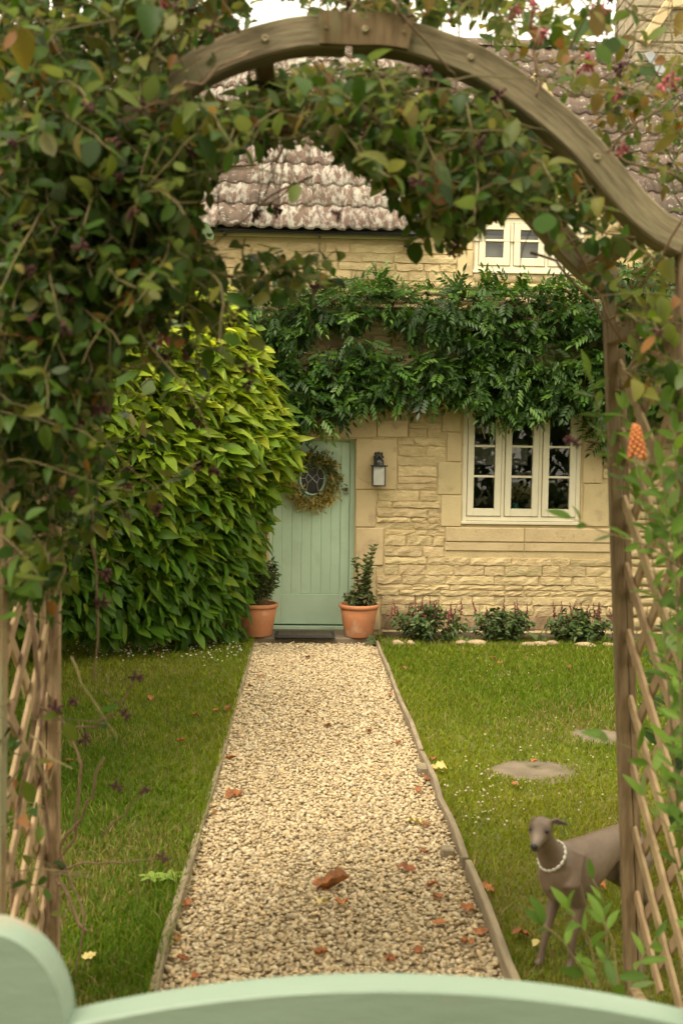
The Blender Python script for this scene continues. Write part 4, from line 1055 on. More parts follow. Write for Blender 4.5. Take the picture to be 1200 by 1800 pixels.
# tree standing left of the lawn, the source of the shade and of the fallen leaves
tr_ = thing('garden_tree', (-4.1, 5.6, 0), 'broad leafy tree at the left edge of the lawn', 'tree')
MB().tube([(-4.1, 5.6, -.05), (-4.07, 5.62, 1.0), (-3.9, 5.7, 2.2), (-3.6, 5.8, 3.3)], [.17, .13, .11, .07], 10).build('trunk', m_stem, tr_, True)
for k in range(8):
    a = k*.8; MB().tube([(-3.85, 5.6, 2.0+.1*k), (-3.3+.6*math.cos(a), 5.5+.6*math.sin(a), 2.6+.08*k), (-2.7+1.2*math.cos(a), 5.3+1.2*math.sin(a), 2.8+.08*k)], [.06, .04, .015], 6).build('limb', m_stem, tr_, True)
n = 11000; cl_ = nrm(rng.normal(size=(60, 3)))*rng.uniform(.2, 1, (60, 1))*np.array([1.45, 1.8, .5])+np.array([-2.6, 5.8, 2.65]); ci = rng.integers(0, 60, n)
p = cl_[ci]+rng.normal(0, .26, (n, 3)); v, f, tt = scatter(T, Ft, p, frames(rng.normal(size=(n, 3))-[0, 0, .3], np.array([0, 0, 1])+rng.normal(0, .5, (n, 3))), rng.uniform(.12, .22, n), tints(n, [(.06, .11, .02), (.09, .14, .025), (.14, .12, .03)]))
link('crown', npmesh('crown', v, f, tt), m_wleaf, tr_)['kind'] = 'stuff'

# ------------------------------------------------------------------ garden arch
AF, ABk = 2.66, 3.26            # front and back frame distance
arch = thing('garden_arch', (P(600, 900, 2.96).x, 2.96, 0), 'weathered timber garden arch with trellis sides overgrown with honeysuckle', 'arch')
AC = P(604, 738, AF)            # reference point below the crown of the front arch
BW = .080                       # depth of the sawn beam
def catmull(pts, m=7):
    pts = [np.array(p, float) for p in pts]; q = [2*pts[0]-pts[1]]+pts+[2*pts[-1]-pts[-2]]; out = []
    for i in range(1, len(q)-2):
        for t in np.linspace(0, 1, m, endpoint=False):
            out.append(.5*(2*q[i]+(q[i+1]-q[i-1])*t+(2*q[i-1]-5*q[i]+4*q[i+1]-q[i+2])*t*t+(3*q[i]-q[i-1]-3*q[i+1]+q[i+2])*t**3))
    out.append(pts[-1]); return np.array(out)
k_ = AF/F                       # centre line of half the arch: round crown, straight haunch, slight outward flare at the foot
HALF = catmull([(P(x_, y_, AF).x-AC.x if k else 0, P(x_, y_, AF).z-AC.z) for k, (x_, y_) in enumerate([(604, 66), (674, 67), (736, 79), (840, 119), (922, 175), (1016, 256), (1110, 364), (1156, 405), (1198, 428)])])
HL = np.concatenate([[0], np.cumsum(np.linalg.norm(np.diff(HALF, axis=0), axis=1))])
def onarch(u):                  # u = distance from the crown along the beam, signed; returns point and unit normal
    s_ = 1 if u >= 0 else -1; a_ = abs(u); x = np.interp(a_, HL, HALF[:, 0]); z = np.interp(a_, HL, HALF[:, 1])
    e = .01; x2 = np.interp(a_+e, HL, HALF[:, 0])-np.interp(a_-e, HL, HALF[:, 0]); z2 = np.interp(a_+e, HL, HALF[:, 1])-np.interp(a_-e, HL, HALF[:, 1])
    nv = np.array([-z2, x2])/math.hypot(x2, z2); return np.array([s_*x, z]), np.array([s_*nv[0], nv[1]])
def ribbon(u0, u1, n, y0, y1, lo, hi):
    V = []; fs = []; gr_ = []
    for i in range(n+1):
        u = u0+(u1-u0)*i/n; c_, nv = onarch(u)
        for r_ in (lo, hi):
            for yy in (y0, y1): V.append((AC.x+c_[0]+nv[0]*r_, yy, AC.z+c_[1]+nv[1]*r_)); gr_.append((u, yy, r_))
    for i in range(n):
        p = 4*i; q = p+4; fs += [(p, p+2, q+2, q), (p+1, q+1, q+3, p+3), (p, q, q+1, p+1), (p+2, p+3, q+3, q+2)]
    fs += [(0, 1, 3, 2), (4*n, 4*n+2, 4*n+3, 4*n+1)]
    return V, fs, gr_
def arc(yc, u0, u1, name, thick=.07):
    V, fs, gr_ = ribbon(u0, u1, 30, yc-thick/2, yc+thick/2, -BW/2, BW/2)
    me_ = MB().add(V, fs).mesh(name); at_ = me_.attributes.new('grain', 'FLOAT_VECTOR', 'POINT')
    at_.data.foreach_set('vector', np.array(gr_, dtype=np.float32).ravel())
    o = link(name, me_, m_arc, arch); bv = o.modifiers.new('b', 'BEVEL'); bv.width = .005; bv.segments = 1; bv.limit_method = 'ANGLE'
UE = HL[-1]
def u_at(px): return float(np.interp(abs(px-604)/594*HALF[-1, 0], HALF[:, 0], HL))*(1 if px > 604 else -1)
for yc in (AF, ABk):
    arc(yc, .008, UE, 'arch_beam'); arc(yc, -.008, -UE, 'arch_beam')
    V, fs, _ = ribbon(u_at(552), u_at(708), 8, yc-.035-.014, yc-.036, -BW/2+.004, BW/2+.004)
    MB().add(V, fs).build('splice_plate', m_wood, arch)
    for px_, yo, rr_ in ((630, -.0495, .009), (695, -.0495, .004), (564, -.0495, .004), (460, -.0355, .010), (812, -.0355, .008), (1035, -.0355, .010), (190, -.0355, .010)):
        c_, nv = onarch(u_at(px_))
        bm_ = MB().lathe([(rr_, 0), (rr_, .004), (rr_*.7, .006), (rr_*.3, .006), (rr_*.28, .0045), (0, .0045)], (0, 0, 0), 12)
        MB().add([(AC.x+c_[0]+v[0], yc+yo-v[2]+.001, AC.z+c_[1]+v[1]) for v in bm_.v], bm_.f).build('bolt' if rr_ > .005 else 'screw', m_bolt, arch, True)
# cross battens between front and back arcs
for px_ in (452, 772, 985, 224, 1140, 68):
    c_, nv = onarch(u_at(px_)); c_ = c_-nv*.012
    c0 = Vector((AC.x+c_[0], AF+.036, AC.z+c_[1])); c1 = c0.copy(); c1.y = ABk-.036
    MB().beam(c0, c1, .046, .05, (nv[0], 0, nv[1]), .003).build('cross_batten', m_wood, arch)
# posts, rails and trellis at each side
ztop = P(1196, 442, AF).z
RF = [(P(1199, 470, AF).x, ztop), (P(1235, 1750, AF).x, -.05)]
RBk = [(P(1069, 520, ABk).x, ztop), (P(1112, 1740, ABk).x, -.05)]
LF = [(P(4, 500, AF).x, ztop), (P(-8, 1700, AF).x, -.05)]
LB = [(P(98, 520, ABk).x, ztop), (P(94, 1640, ABk).x, -.05)]
def at(line, z): return line[0][0]+(line[1][0]-line[0][0])*(z-line[0][1])/(line[1][1]-line[0][1])
for ln_, yy in ((RF, AF), (RBk, ABk), (LF, AF), (LB, ABk)):
    MB().beam((ln_[1][0], yy, -.08), (ln_[0][0], yy, ztop), .036, .042, (0, 1, 0), .004).build('post', m_wood, arch)
for side, f_, b_ in ((1, RF, RBk), (-1, LF, LB)):
    zr = P(1070, 590, ABk).z
    for z_ in (zr, .02):
        MB().beam((at(f_, z_), AF+.023, z_), (at(b_, z_), ABk-.023, z_), .038, .06, (0, 0, 1), .003).build('side_rail', m_wood, arch)
    MB().beam((at(b_, .05)+side*.032, ABk+.004, .05), (at(b_, zr)+side*.032, ABk+.004, zr-.04), .022, .04, (0, 1, 0), .002).build('trellis_frame', m_wood, arch)
    MB().beam((at(f_, .05)+side*.032, AF-.004, .05), (at(f_, zr)+side*.032, AF-.004, zr-.04), .022, .04, (0, 1, 0), .002).build('trellis_frame', m_wood, arch)
    y0, y1 = AF+.02, ABk-.02; dw = y1-y0; pitch = .215; rise = dw*.95
    for sgn, off_ in ((1, .000), (-1, .015)):
        z0 = .15-rise
        while z0 < zr-.05:
            pa, pb = (y0, z0), (y1, z0+rise)
            if sgn < 0: pa, pb = (y0, z0+rise), (y1, z0)
            # clip to the frame
            def clip(p, q):
                (ya, za), (yb, zb) = p, q
                if za > zb: r_ = clip(q, p); return (r_[1], r_[0]) if r_ else None
                lo, hi = .15, zr-.035
                if zb <= lo+.03 or za >= hi-.03: return None
                if za < lo: ya += (yb-ya)*(lo-za)/(zb-za); za = lo
                if zb > hi: yb = ya+(yb-ya)*(hi-za)/(zb-za); zb = hi
                return ((ya, za), (yb, zb))
            cpp = clip(pa, pb)
            if cpp:
                (ya, za), (yb, zb) = cpp
                def sx(y_, z_): u = (y_-AF)/(ABk-AF); return at(f_, z_)*(1-u)+at(b_, z_)*u+side*(.018+off_)
                MB().beam((sx(ya, za), ya, za), (sx(yb, zb), yb, zb), .038, .012, (1, 0, 0), .002).build('trellis_slat', m_slat, arch)
            z0 += pitch

# ------------------------------------------------------------------ honeysuckle over the arch
hs = thing('honeysuckle_vine', (at(LB, 0)-.02, 3.0, 0), 'honeysuckle with dried mauve flower heads smothering the timber arch', 'climber')
DENS = [  # polygon in the photograph, density, redness (autumn colour)
 ([(-80, 210), (330, 190), (430, 262), (355, 335), (340, 400), (380, 440), (400, 490), (320, 520), (250, 570), (205, 650), (175, 740), (120, 810), (-80, 830)], .95, .1),
 ([(-80, -80), (470, -80), (430, 60), (345, 115), (390, 180), (420, 240), (-80, 240)], .46, .3),
 ([(-80, 820), (190, 770), (180, 900), (110, 1060), (-80, 1080)], .17, .1),
 ([(250, 560), (430, 480), (460, 560), (440, 640), (400, 720), (360, 820), (290, 900), (230, 1030), (170, 960)], .06, .2),
 ([(430, 120), (560, 98), (720, 105), (850, 190), (935, 285), (930, 350), (850, 400), (790, 385), (720, 375), (690, 345), (640, 320), (560, 250), (430, 262), (395, 200)], .8, .2),
 ([(780, 140), (880, 165), (970, 235), (1065, 330), (1150, 430), (1100, 450), (1040, 430), (960, 400), (880, 340)], .42, .2),
 ([(400, 400), (470, 440), (560, 425), (620, 445), (600, 490), (500, 530), (420, 520)], .42, .12),
 ([(690, 360), (800, 370), (860, 420), (800, 450), (730, 430)], .36, .25),
 ([(440, -80), (860, -80), (820, 50), (700, 36), (540, 36)], .5, .3),
 ([(820, -80), (1280, -80), (1280, 60), (900, 70), (800, 55)], .14, .6),
 ([(800, 60), (1280, 40), (1280, 440), (1200, 380), (1080, 280), (960, 170), (860, 90)], .125, .6),
 ([(930, 300), (1060, 380), (1190, 450), (1190, 560), (1070, 560), (960, 440)], .2, .4),
 ([(1080, 560), (1200, 520), (1230, 700), (1100, 740)], .2, .3),
 ([(-60, 1060), (120, 1070), (230, 1180), (200, 1400), (140, 1660), (-60, 1600)], .06, .3),
]
HOLES = [[(365, 392), (372, 345), (395, 330), (430, 285), (460, 272), (530, 275), (560, 300), (610, 340), (640, 355), (620, 395), (560, 415), (480, 410), (430, 395)],
         [(1112, -20), (1210, -20), (1210, 120), (1150, 130), (1112, 80)]]
def dens(px, py):
    d = np.zeros(np.shape(px)); rd = np.zeros(np.shape(px))
    for poly, dn, r_ in DENS:
        k = inpoly(px, py, poly) & (dn > d); d = np.where(k, dn, d); rd = np.where(k, r_, rd)
    for h in HOLES: d = np.where(inpoly(px, py, h), .02, d)
    return d, rd
LP, LD, LN, LR = [], [], [], []; tw = MB(); heads = []
def shoot(p, d, L_, lmul=1.0, grav=.06):
    pts = grow(p, d, L_, .040, .16, grav); Q = np.array(pts); qx, qy = projn(Q); dn, rd = dens(qx, qy)
    last = 0
    for k in range(len(pts)):
        if dn[k] <= 0 and k > 1: break
        last = k
        if k == 0: continue
        t_ = nrm(pts[k]-pts[k-1]); o_ = nrm(np.cross(t_, rng.normal(size=3)))
        for s in (-1, 1):
            if rng.random() < .14: continue
            LP.append(pts[k]+o_*s*.006); LD.append(nrm(o_*s+t_*.35+np.array([0, -.1, -.25])+rng.normal(0, .2, 3))); LN.append(nrm(np.array([0, -.45, .9])+rng.normal(0, .45, 3))); LR.append(rd[k])
    if last >= 2:
        tw.tube(pts[:last+1], [.0026-.0012*k/last for k in range(last+1)], 4, False)
        if rng.random() < .13: heads.append((pts[last], rd[last]))
NS = 0; tries = 0
while NS < 2250 and tries < 45000:
    tries += 1
    px, py = rng.uniform(-80, 1280), rng.uniform(-80, 1700); dn, rd = dens(px, py)
    if rng.random() > float(dn): continue
    if float(dn) > .6: Yv = rng.uniform(2.42, 3.45)
    else: Yv = rng.uniform(2.5, 3.3)
    p = P(px, py, Yv)
    if py < 430 and px > 640 and float(dn) < .5: d = (rng.normal(0, .7), rng.normal(0, .4), rng.uniform(-.2, 1))
    else: d = (rng.normal(.1, .7), rng.normal(-.2, .5), rng.normal(-.25, .5))
    shoot(p, d, rng.uniform(.14, .42)); NS += 1
for k in range(260):
    px, py = rng.uniform(-60, 1200), rng.uniform(-40, 1500); dn, rd = dens(px, py)
    if rng.random() > float(dn)*1.2: continue
    q = grow(P(px, py, rng.uniform(2.45, 3.3)), (rng.normal(0, 1), rng.normal(0, .3), rng.normal(0, .6)), rng.uniform(.2, .6), .05, .13, .01)
    tw.tube(q, [.0032-.0018*i/len(q) for i in range(len(q))], 4, False)
LP, LD, LN, LR = map(np.array, (LP, LD, LN, LR))
qx, qy = projn(LP); jx, jy = rng.normal(0, 13, len(LP)), rng.normal(0, 13, len(LP)); dn, _ = dens(qx+jx, qy+jy); mid_ = projn(LP+LD*.05); dn2, _ = dens(mid_[0]+jx, mid_[1]+jy)
# the front arc and posts stay mostly free of leaves in front of them on the right
rr = np.min(np.hypot(np.abs(LP[:, 0]-AC.x)[:, None]-HALF[None, :, 0], LP[:, 2][:, None]-AC.z-HALF[None, :, 1]), axis=1); onb = (rr < .068) & (LP[:, 1] < AF+.03) & (LP[:, 0] > AC.x-.30) & (rng.uniform(size=len(LP)) < .93)
k = ((rng.uniform(size=len(LP)) < dn*8) & (rng.uniform(size=len(LP)) < dn2*8) | (rng.uniform(size=len(LP)) < .02)) & ~onb
LP, LD, LN, LR = LP[k], LD[k], LN[k], LR[k]; n = len(LP)
green = tints(n, [(.055, .115, .012), (.038, .085, .009), (.078, .145, .018), (.13, .17, .024), (.034, .068, .010)], None, .2)
red = tints(n, [(.17, .17, .035), (.22, .15, .04), (.14, .17, .035), (.26, .12, .04), (.13, .17, .035), (.20, .19, .035)], None, .2)
isr = (rng.uniform(size=n) < LR)[:, None]
T_h, F_h = leaf_tmpl(.62, .22, .18, 5, .75)
leaf_set(hs, T_h, F_h, LP, frames(LD, LN), rng.lognormal(math.log(.046), .26, n), np.where(isr, red, green), m_leaf, 300, 'leaf', rank=-LP[:, 1]+rng.uniform(0, .3, n))
tw.build('twigs', m_twig, hs)['kind'] = 'stuff'
# main woody stems
def vine(pts, r0, r1, Y=None):
    q = [Vector(P(*p)) for p in pts]; out = []
    for i in range(len(q)-1):
        for u in np.linspace(0, 1, 5)[:-1]: out.append(q[i].lerp(q[i+1], u)+Vector(rng.normal(0, .006, 3)))
    out.append(q[-1]); n_ = len(out)
    MB().tube(out, [r0+(r1-r0)*i/(n_-1) for i in range(n_)], 6).build('stem', m_stem, hs, True)
vine([(60, 1760, 3.2), (90, 1560, 3.2), (70, 1300, 3.15), (110, 1000, 3.15), (60, 700, 3.1), (120, 400, 3.0), (260, 210, 2.95), (420, 90, 2.9)], .010, .006)
vine([(30, 1780, 2.95), (20, 1500, 2.9), (70, 1200, 2.9), (30, 900, 2.9), (90, 600, 2.85), (60, 350, 2.8), (180, 160, 2.75)], .009, .005)
vine([(150, 1640, 3.1), (110, 1560, 3.15), (95, 1540, 3.2), (140, 1440, 3.1), (145, 1340, 3.05), (110, 1270, 3.1), (50, 1230, 3.1)], .0055, .003)
vine([(0, 290, 2.6), (80, 240, 2.55), (170, 200, 2.6), (250, 215, 2.65), (320, 275, 2.7)], .007, .004)
vine([(0, 325, 2.6), (80, 300, 2.6), (190, 290, 2.7), (330, 300, 2.8), (450, 290, 2.9)], .006, .003)
vine([(220, 180, 2.55), (300, 180, 2.5), (370, 130, 2.5), (440, 90, 2.55)], .006, .003)
vine([(340, 240, 2.6), (400, 215, 2.6), (440, 170, 2.7), (430, 120, 2.75)], .005, .003)
vine([(520, 120, 2.9), (600, 150, 3.0), (680, 190, 3.0), (790, 240, 3.0), (870, 290, 3.05)], .007, .004)
vine([(870, 330, 3.0), (980, 380, 2.9), (1040, 500, 2.95), (1090, 600, 3.0), (1150, 640, 3.0)], .005, .003)
vine([(930, 440, 2.9), (1000, 480, 2.9), (1060, 560, 2.85), (1110, 520, 2.75), (1170, 430, 2.6), (1200, 380, 2.55)], .004, .003)
vine([(940, 0, 2.6), (935, 60, 2.58), (945, 110, 2.58), (942, 170, 2.56)], .006, .004)
vine([(690, 0, 2.5), (720, 40, 2.5), (770, 100, 2.55), (800, 140, 2.6)], .004, .002)
vine([(1060, 270, 2.6), (1110, 220, 2.55), (1165, 190, 2.5), (1190, 100, 2.5)], .004, .002)
vine([(1030, 255, 2.7), (1100, 280, 2.7), (1200, 320, 2.7)], .004, .003)
vine([(180, 1330, 3.0), (150, 1420, 3.0), (100, 1500, 3.1), (150, 1610, 3.05), (130, 1720, 3.05)], .0045, .003)
vine([(100, 1290, 3.0), (170, 1275, 2.95), (215, 1235, 2.9), (240, 1190, 2.9)], .004, .002)
vine([(110, 1530, 3.1), (200, 1515, 3.0), (285, 1508, 2.95)], .004, .002)
vine([(170, 1470, 3.0), (205, 1440, 2.95), (255, 1390, 2.9)], .003, .002)
vine([(150, 720, 2.9), (160, 900, 2.85), (175, 1100, 2.85), (165, 1200, 2.85)], .005, .002)
# flower heads: little bunches of dried tubes
HM = []
def head_mesh(col, seed):
    r = np.random.default_rng(seed); m = MB()
    for q in range(13):
        d = nrm(r.normal(size=3)+[0, 0, .3]); L_ = r.uniform(.010, .024); p0 = Vector(d*.003); p1 = Vector(d*L_*.6)+Vector((0, 0, -.001)); p2 = Vector(d*L_)+Vector((0, 0, -.004))
        m.tube([p0, p1, p2], [.0016, .0026, .0036], 5)
    me = m.mesh('flower_head', True); me.materials.append(col); return me
m_h1 = M('dried mauve flower', (.13, .05, .048), (.08, .032, .03), scale=60, rough=.9, rand=.2); m_h2 = M('pink flower', (.48, .10, .13), (.36, .09, .10), scale=60, rough=.8, rand=.2)
HM = [head_mesh(m_h1, 1), head_mesh(m_h1, 2), head_mesh(m_h2, 3)]
for px, py, Yh in ((285, 1508, 2.95), (240, 1192, 2.9), (205, 1384, 2.9), (255, 1390, 2.9), (220, 1256, 2.9), (130, 1235, 2.9), (150, 1300, 3), (345, 825, 2.9), (375, 830, 2.9), (325, 625, 2.8), (300, 630, 2.8), (415, 565, 2.9), (435, 678, 2.9), (275, 895, 2.9), (225, 905, 2.9),
                  (335, 265, 2.5), (500, 500, 2.9), (490, 530, 2.9), (1012, 780, 2.7), (1000, 775, 2.7), (185, 1010, 2.8), (180, 1060, 2.8), (10, 590, 2.5), (345, 745, 2.9), (100, 1245, 2.9)):
    heads.append((np.array(P(px, py, Yh)), 0))
for px, py in ((1180, 140), (1165, 150), (1040, 20), (1060, 15), (1095, 260), (1030, 110), (1085, 165), (905, 20), (935, 12), (285, 595), (285, 8), (950, 60)):
    heads.append((np.array(P(px, py, rng.uniform(2.5, 2.7))), 2))
for q, rd in heads:
    o = link('flower_head', HM[2] if rd == 2 or (rd > .5 and rng.random() < .35) else HM[int(rng.integers(0, 2))], None, hs)
    o.matrix_basis = Matrix.Translation(q) @ Matrix.Rotation(rng.uniform(0, 6), 4, 'Z') @ Matrix.Rotation(rng.uniform(-.6, .6), 4, 'X') @ Matrix.Scale(rng.uniform(.8, 1.35), 4)

# ------------------------------------------------------------------ spiraea shrub at the right
sps = thing('spiraea_shrub', (P(1190, 1700, 2.45).x+.05, 2.5, 0), 'bright green spiraea with one orange flower spike right of the arch', 'shrub')
T_s, F_s = leaf_tmpl(.36, .28, .12, 5, .85)
LP, LD, LN = [], [], []
def spray(pts, Y, ls, dens_=1.0, stem_r=.003):
    q = [Vector(P(x_, y_, Y+(k*.02))) for k, (x_, y_) in enumerate(pts)]; out = []
    for i in range(len(q)-1):
        L_ = (q[i+1]-q[i]).length; m_ = max(2, int(L_/.02))
        for u in np.linspace(0, 1, m_+1)[:-1]: out.append(np.array(q[i].lerp(q[i+1], u)))
    out.append(np.array(q[-1])); n_ = len(out)
    MB().tube(out, [stem_r*(1-.6*i/n_) for i in range(n_)], 5).build('stem', m_twig, sps, True)
    for k in range(1, n_):
        if rng.random() > dens_: continue
        t_ = nrm(out[k]-out[k-1]); a = k*2.4; s_ = nrm(np.cross(t_, [0, 1, 0])); f_ = np.cross(s_, t_)
        o_ = s_*math.cos(a)+f_*math.sin(a); LP.append(out[k]); LD.append(nrm(t_*.75+o_*.9+rng.normal(0, .15, 3))); LN.append(nrm(np.array([0, -.6, .8])+rng.normal(0, .35, 3)))
    LP.append(out[-1]); LD.append(t_); LN.append(np.array([0, -.7, .6]))
for pts, Y, ls, dn in (([(1190, 1420), (1165, 1100), (1140, 950), (1118, 800)], 2.5, .06, .8), ([(1210, 1300), (1190, 1050), (1150, 860), (1095, 720)], 2.6, .06, .75),
      ([(1215, 1500), (1195, 1250), (1185, 1000), (1160, 820)], 2.45, .06, .75), ([(1200, 1000), (1140, 960), (1060, 935), (1005, 912)], 2.5, .05, .7),
      ([(1200, 1480), (1170, 1380), (1120, 1320), (1070, 1300)], 2.5, .06, .7), ([(1220, 900), (1200, 780), (1170, 660), (1150, 600)], 2.6, .06, .6),
      ([(1060, 1790), (1050, 1720), (1035, 1650), (1000, 1600)], 2.5, .07, .6), ([(1060, 1780), (1020, 1700), (985, 1650), (955, 1625)], 2.5, .07, .6), ([(1080, 1790), (1085, 1720), (1075, 1650), (1060, 1620)], 2.45, .075, .6), ([(1090, 1790), (1110, 1720), (1130, 1680), (1150, 1650)], 2.5, .065, .6),
      ([(1070, 1740), (1065, 1640), (1055, 1570), (1040, 1545)], 2.7, .045, .5), ([(1230, 1700), (1200, 1560), (1170, 1450), (1130, 1400)], 2.6, .06, .5), ([(1240, 1700), (1215, 1500), (1205, 1350), (1190, 1250)], 2.45, .06, .7),
      ([(1130, 900), (1090, 830), (1060, 760), (1035, 660)], 2.75, .05, .9), ([(1240, 1200), (1220, 1050), (1190, 930), (1185, 760)], 2.5, .06, .8)):
    spray(pts, Y, ls, dn)
LP, LD, LN = map(np.array, (LP, LD, LN)); n = len(LP)
leaf_set(sps, T_s, F_s, LP, frames(LD, LN), rng.uniform(.05, .085, n), tints(n, [(.15, .26, .035), (.12, .22, .03), (.19, .30, .05), (.09, .17, .025)]), m_leaf, 300, 'leaf')
fs_ = P(1120, 780, 2.45); m = MB()
for k in range(60):
    u = k/60; a = k*2.4; rr = .016*(1-u)**.6+.003; bm = bmesh.new(); bmesh.ops.create_icosphere(bm, subdivisions=1, radius=.006)
    bmesh.ops.translate(bm, verts=bm.verts, vec=(fs_.x+rr*math.cos(a)-.006*u, fs_.y+rr*math.sin(a), fs_.z-.035+.08*u)); m.bm(bm)
o = m.build('flower_spike', M('orange flower', (.62, .24, .07), (.5, .16, .06), scale=60, rough=.9), sps, True); o['label'] = 'faded orange flower spike'
# leafy shrub beyond the trellis at the right
rb_ = thing('leafy_shrub', (P(1230, 1400, 3.9).x+.35, 4.2, 0), 'dark leafy shrub beyond the right trellis', 'shrub')
n = 900; d_ = nrm(rng.normal(size=(n, 3))); p = np.array([rb_.location.x+.05, 4.2, .75])+d_*rng.uniform(.3, 1, (n, 1))**.5*np.array([.45, .5, .75])
leaf_set(rb_, T_s, F_s, p, frames(d_+rng.normal(0, .5, (n, 3)), np.array([0, -.3, 1])+rng.normal(0, .5, (n, 3))), rng.uniform(.08, .14, n), tints(n, [(.04, .085, .02), (.06, .12, .025), (.09, .16, .03)]), m_leaf, 60)
MB().tube([(rb_.location.x, 4.2, 0), (rb_.location.x, 4.2, .4), (rb_.location.x+.05, 4.2, .9)], [.02, .015, .006], 6).build('stem', m_stem, rb_, True)

# ------------------------------------------------------------------ gate
GY = 1.70                                      # near face of the top rail; 60 mm thick
gate = thing('garden_gate', (P(640, 1700, GY).x, GY+.03, 0), 'mint green painted garden gate with bowed top rail', 'gate')
gt = .062
A0, A1, A2 = P(112, 1806, GY), P(640, 1741, GY), P(1225, 1806, GY)
V = []; fs = []; n = 28; hh = .14
for i in range(n+1):
    u = i/n; x = A0.x+(A2.x-A0.x)*u; zt = A0.z+(A2.z-A0.z)*u+(A1.z-(A0.z+A2.z)/2)*(1-(2*u-1)**2)
    V += [(x, GY, zt-hh), (x, GY, zt-.004), (x, GY+.004, zt), (x, GY+gt-.004, zt), (x, GY+gt, zt-.004), (x, GY+gt, zt-hh)]
for i in range(n):
    a = 6*i; b = a+6
    for k in range(6): fs.append((a+k, b+k, b+(k+1) % 6, a+(k+1) % 6))
fs += [tuple(range(6)), tuple(range(6*n+5, 6*n-1, -1))]
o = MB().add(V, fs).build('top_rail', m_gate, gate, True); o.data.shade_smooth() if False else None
em = o.modifiers.new('e', 'EDGE_SPLIT'); em.split_angle = R(25)
def stile(x_in, sgn, z_sh):
    """tall stile whose top rounds over towards the middle of the gate"""
    V = []; wd = .30; zt = P(10, 1612, GY+gt).z; prof = []
    x_out = x_in-sgn*wd
    zb = z_sh-.02
    n = 16
    prof = [(x_in, .06)]+[(x_in, zb)]
    for i in range(n+1):
        a = math.pi/2*i/n
        prof.append((x_in-sgn*.135*(1-math.cos(a)), zb+(zt-zb)*math.sin(a)))
    prof += [(x_out, zt), (x_out, .06)]
    m = len(prof); V = [(x, GY-.006, z) for x, z in prof]+[(x, GY+gt+.004, z) for x, z in prof]
    fs = [tuple(range(m)) if sgn < 0 else tuple(reversed(range(m))), tuple(range(m, 2*m)) if sgn > 0 else tuple(reversed(range(m, 2*m)))]
    for k in range(m): k2 = (k+1) % m; fs.append((k, k2, m+k2, m+k) if sgn < 0 else (k2, k, m+k, m+k2))
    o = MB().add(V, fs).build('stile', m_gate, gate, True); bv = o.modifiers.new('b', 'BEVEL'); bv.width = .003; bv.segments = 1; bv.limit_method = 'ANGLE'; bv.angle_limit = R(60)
    e = o.modifiers.new('e', 'EDGE_SPLIT'); e.split_angle = R(28)
xs0, xs1 = P(116, 1790, GY).x, A2.x+.004
stile(xs0, 1, A0.z); stile(xs1, -1, A2.z)
nbd = 8; bw = (xs1-xs0)/nbd
for i in range(nbd):
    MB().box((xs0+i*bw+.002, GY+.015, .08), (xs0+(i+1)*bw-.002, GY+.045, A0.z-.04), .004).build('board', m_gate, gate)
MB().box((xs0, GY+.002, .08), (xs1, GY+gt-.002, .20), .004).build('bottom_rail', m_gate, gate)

# ------------------------------------------------------------------ overhead cable
q = [P(900, 282, 8.5), P(1010, 236, 8.6), P(1110, 200, 8.7), P(1260, 142, 8.8)]
MB().tube(q, .005, 5).build('overhead_cable', m_cable); tag(bpy.data.objects['overhead_cable'], 'thin dark cable crossing in front of the tiled roof', 'cable')

# ------------------------------------------------------------------ fallen leaves
def dead(px, py, L_, mat, label, z=None, curl=.5, seed=0):
    r = np.random.default_rng(seed); c = G(px, py, .02)
    onpath = xl(c.y) < c.x < xr(c.y); z = z if z is not None else (.024 if onpath else LZ+.028)
    T, Ft = leaf_tmpl(r.uniform(.45, .7), r.uniform(.2, 1.1), 0, 7, .8, r.uniform(.03, .09)); T = T.copy(); T[:, 1] -= .5
    T[:, 2] += curl*r.uniform(.5, 1.6)*T[:, 1]**2+.10*r.uniform(-1, 1)*np.sin(T[:, 1]*7)+r.normal(0, .02, len(T))
    me = npmesh('fallen_leaf', T*L_, Ft, None, True); o = link('fallen_leaf', me, mat)
    o.location = (c.x, c.y, z); o.rotation_euler = (r.normal(0, .15), r.normal(0, .15), r.uniform(0, 6.28))
    tag(o, label, 'fallen leaf', 'dead leaves lying about the garden'); return o
o = dead(585, 1560, .16, m_dead, 'largest crumpled brown dead leaf in the middle of the path', curl=.35, seed=1); o.rotation_euler.z = 1.5
o = dead(571, 1556, .12, m_dead, 'curled brown leaf lapping the left end of the largest dead leaf', curl=.4, seed=31); o.rotation_euler.z = 1.0
o = dead(730, 1446, .10, m_deady, 'pale yellow leaf lying flat on the right half of the path', curl=.1, seed=2); o.rotation_euler.z = 1.5
o = dead(411, 1397, .13, m_dead, 'big orange leaf on the left edge of the path', curl=.2, seed=3); o.rotation_euler.z = -.7
dead(600, 1589, .075, m_dead, 'orange-brown leaf just below the largest crumpled leaf', seed=4)
dead(568, 1588, .06, m_deady, 'small tan leaf left of the orange-brown one below the largest leaf', seed=5)
o = dead(715, 1530, .09, m_dead, 'thin curled orange leaf right of the largest crumpled leaf', seed=6); o.rotation_euler.z = 1.4
o = dead(770, 1362, .10, m_deady, 'tan leaf on the grass beside the right path edging', seed=7, curl=.3); o.rotation_euler.z = 1.3
dead(937, 1352, .06, m_dead, 'small orange leaf lying on the nearer stepping stone', seed=8, z=.06)
dead(905, 1390, .05, m_dead, 'small orange leaf on the grass just below the nearer stepping stone', seed=9)
dead(856, 1576, .07, m_dead, 'crumpled brown leaf on the grass between the path and the dog', seed=10)
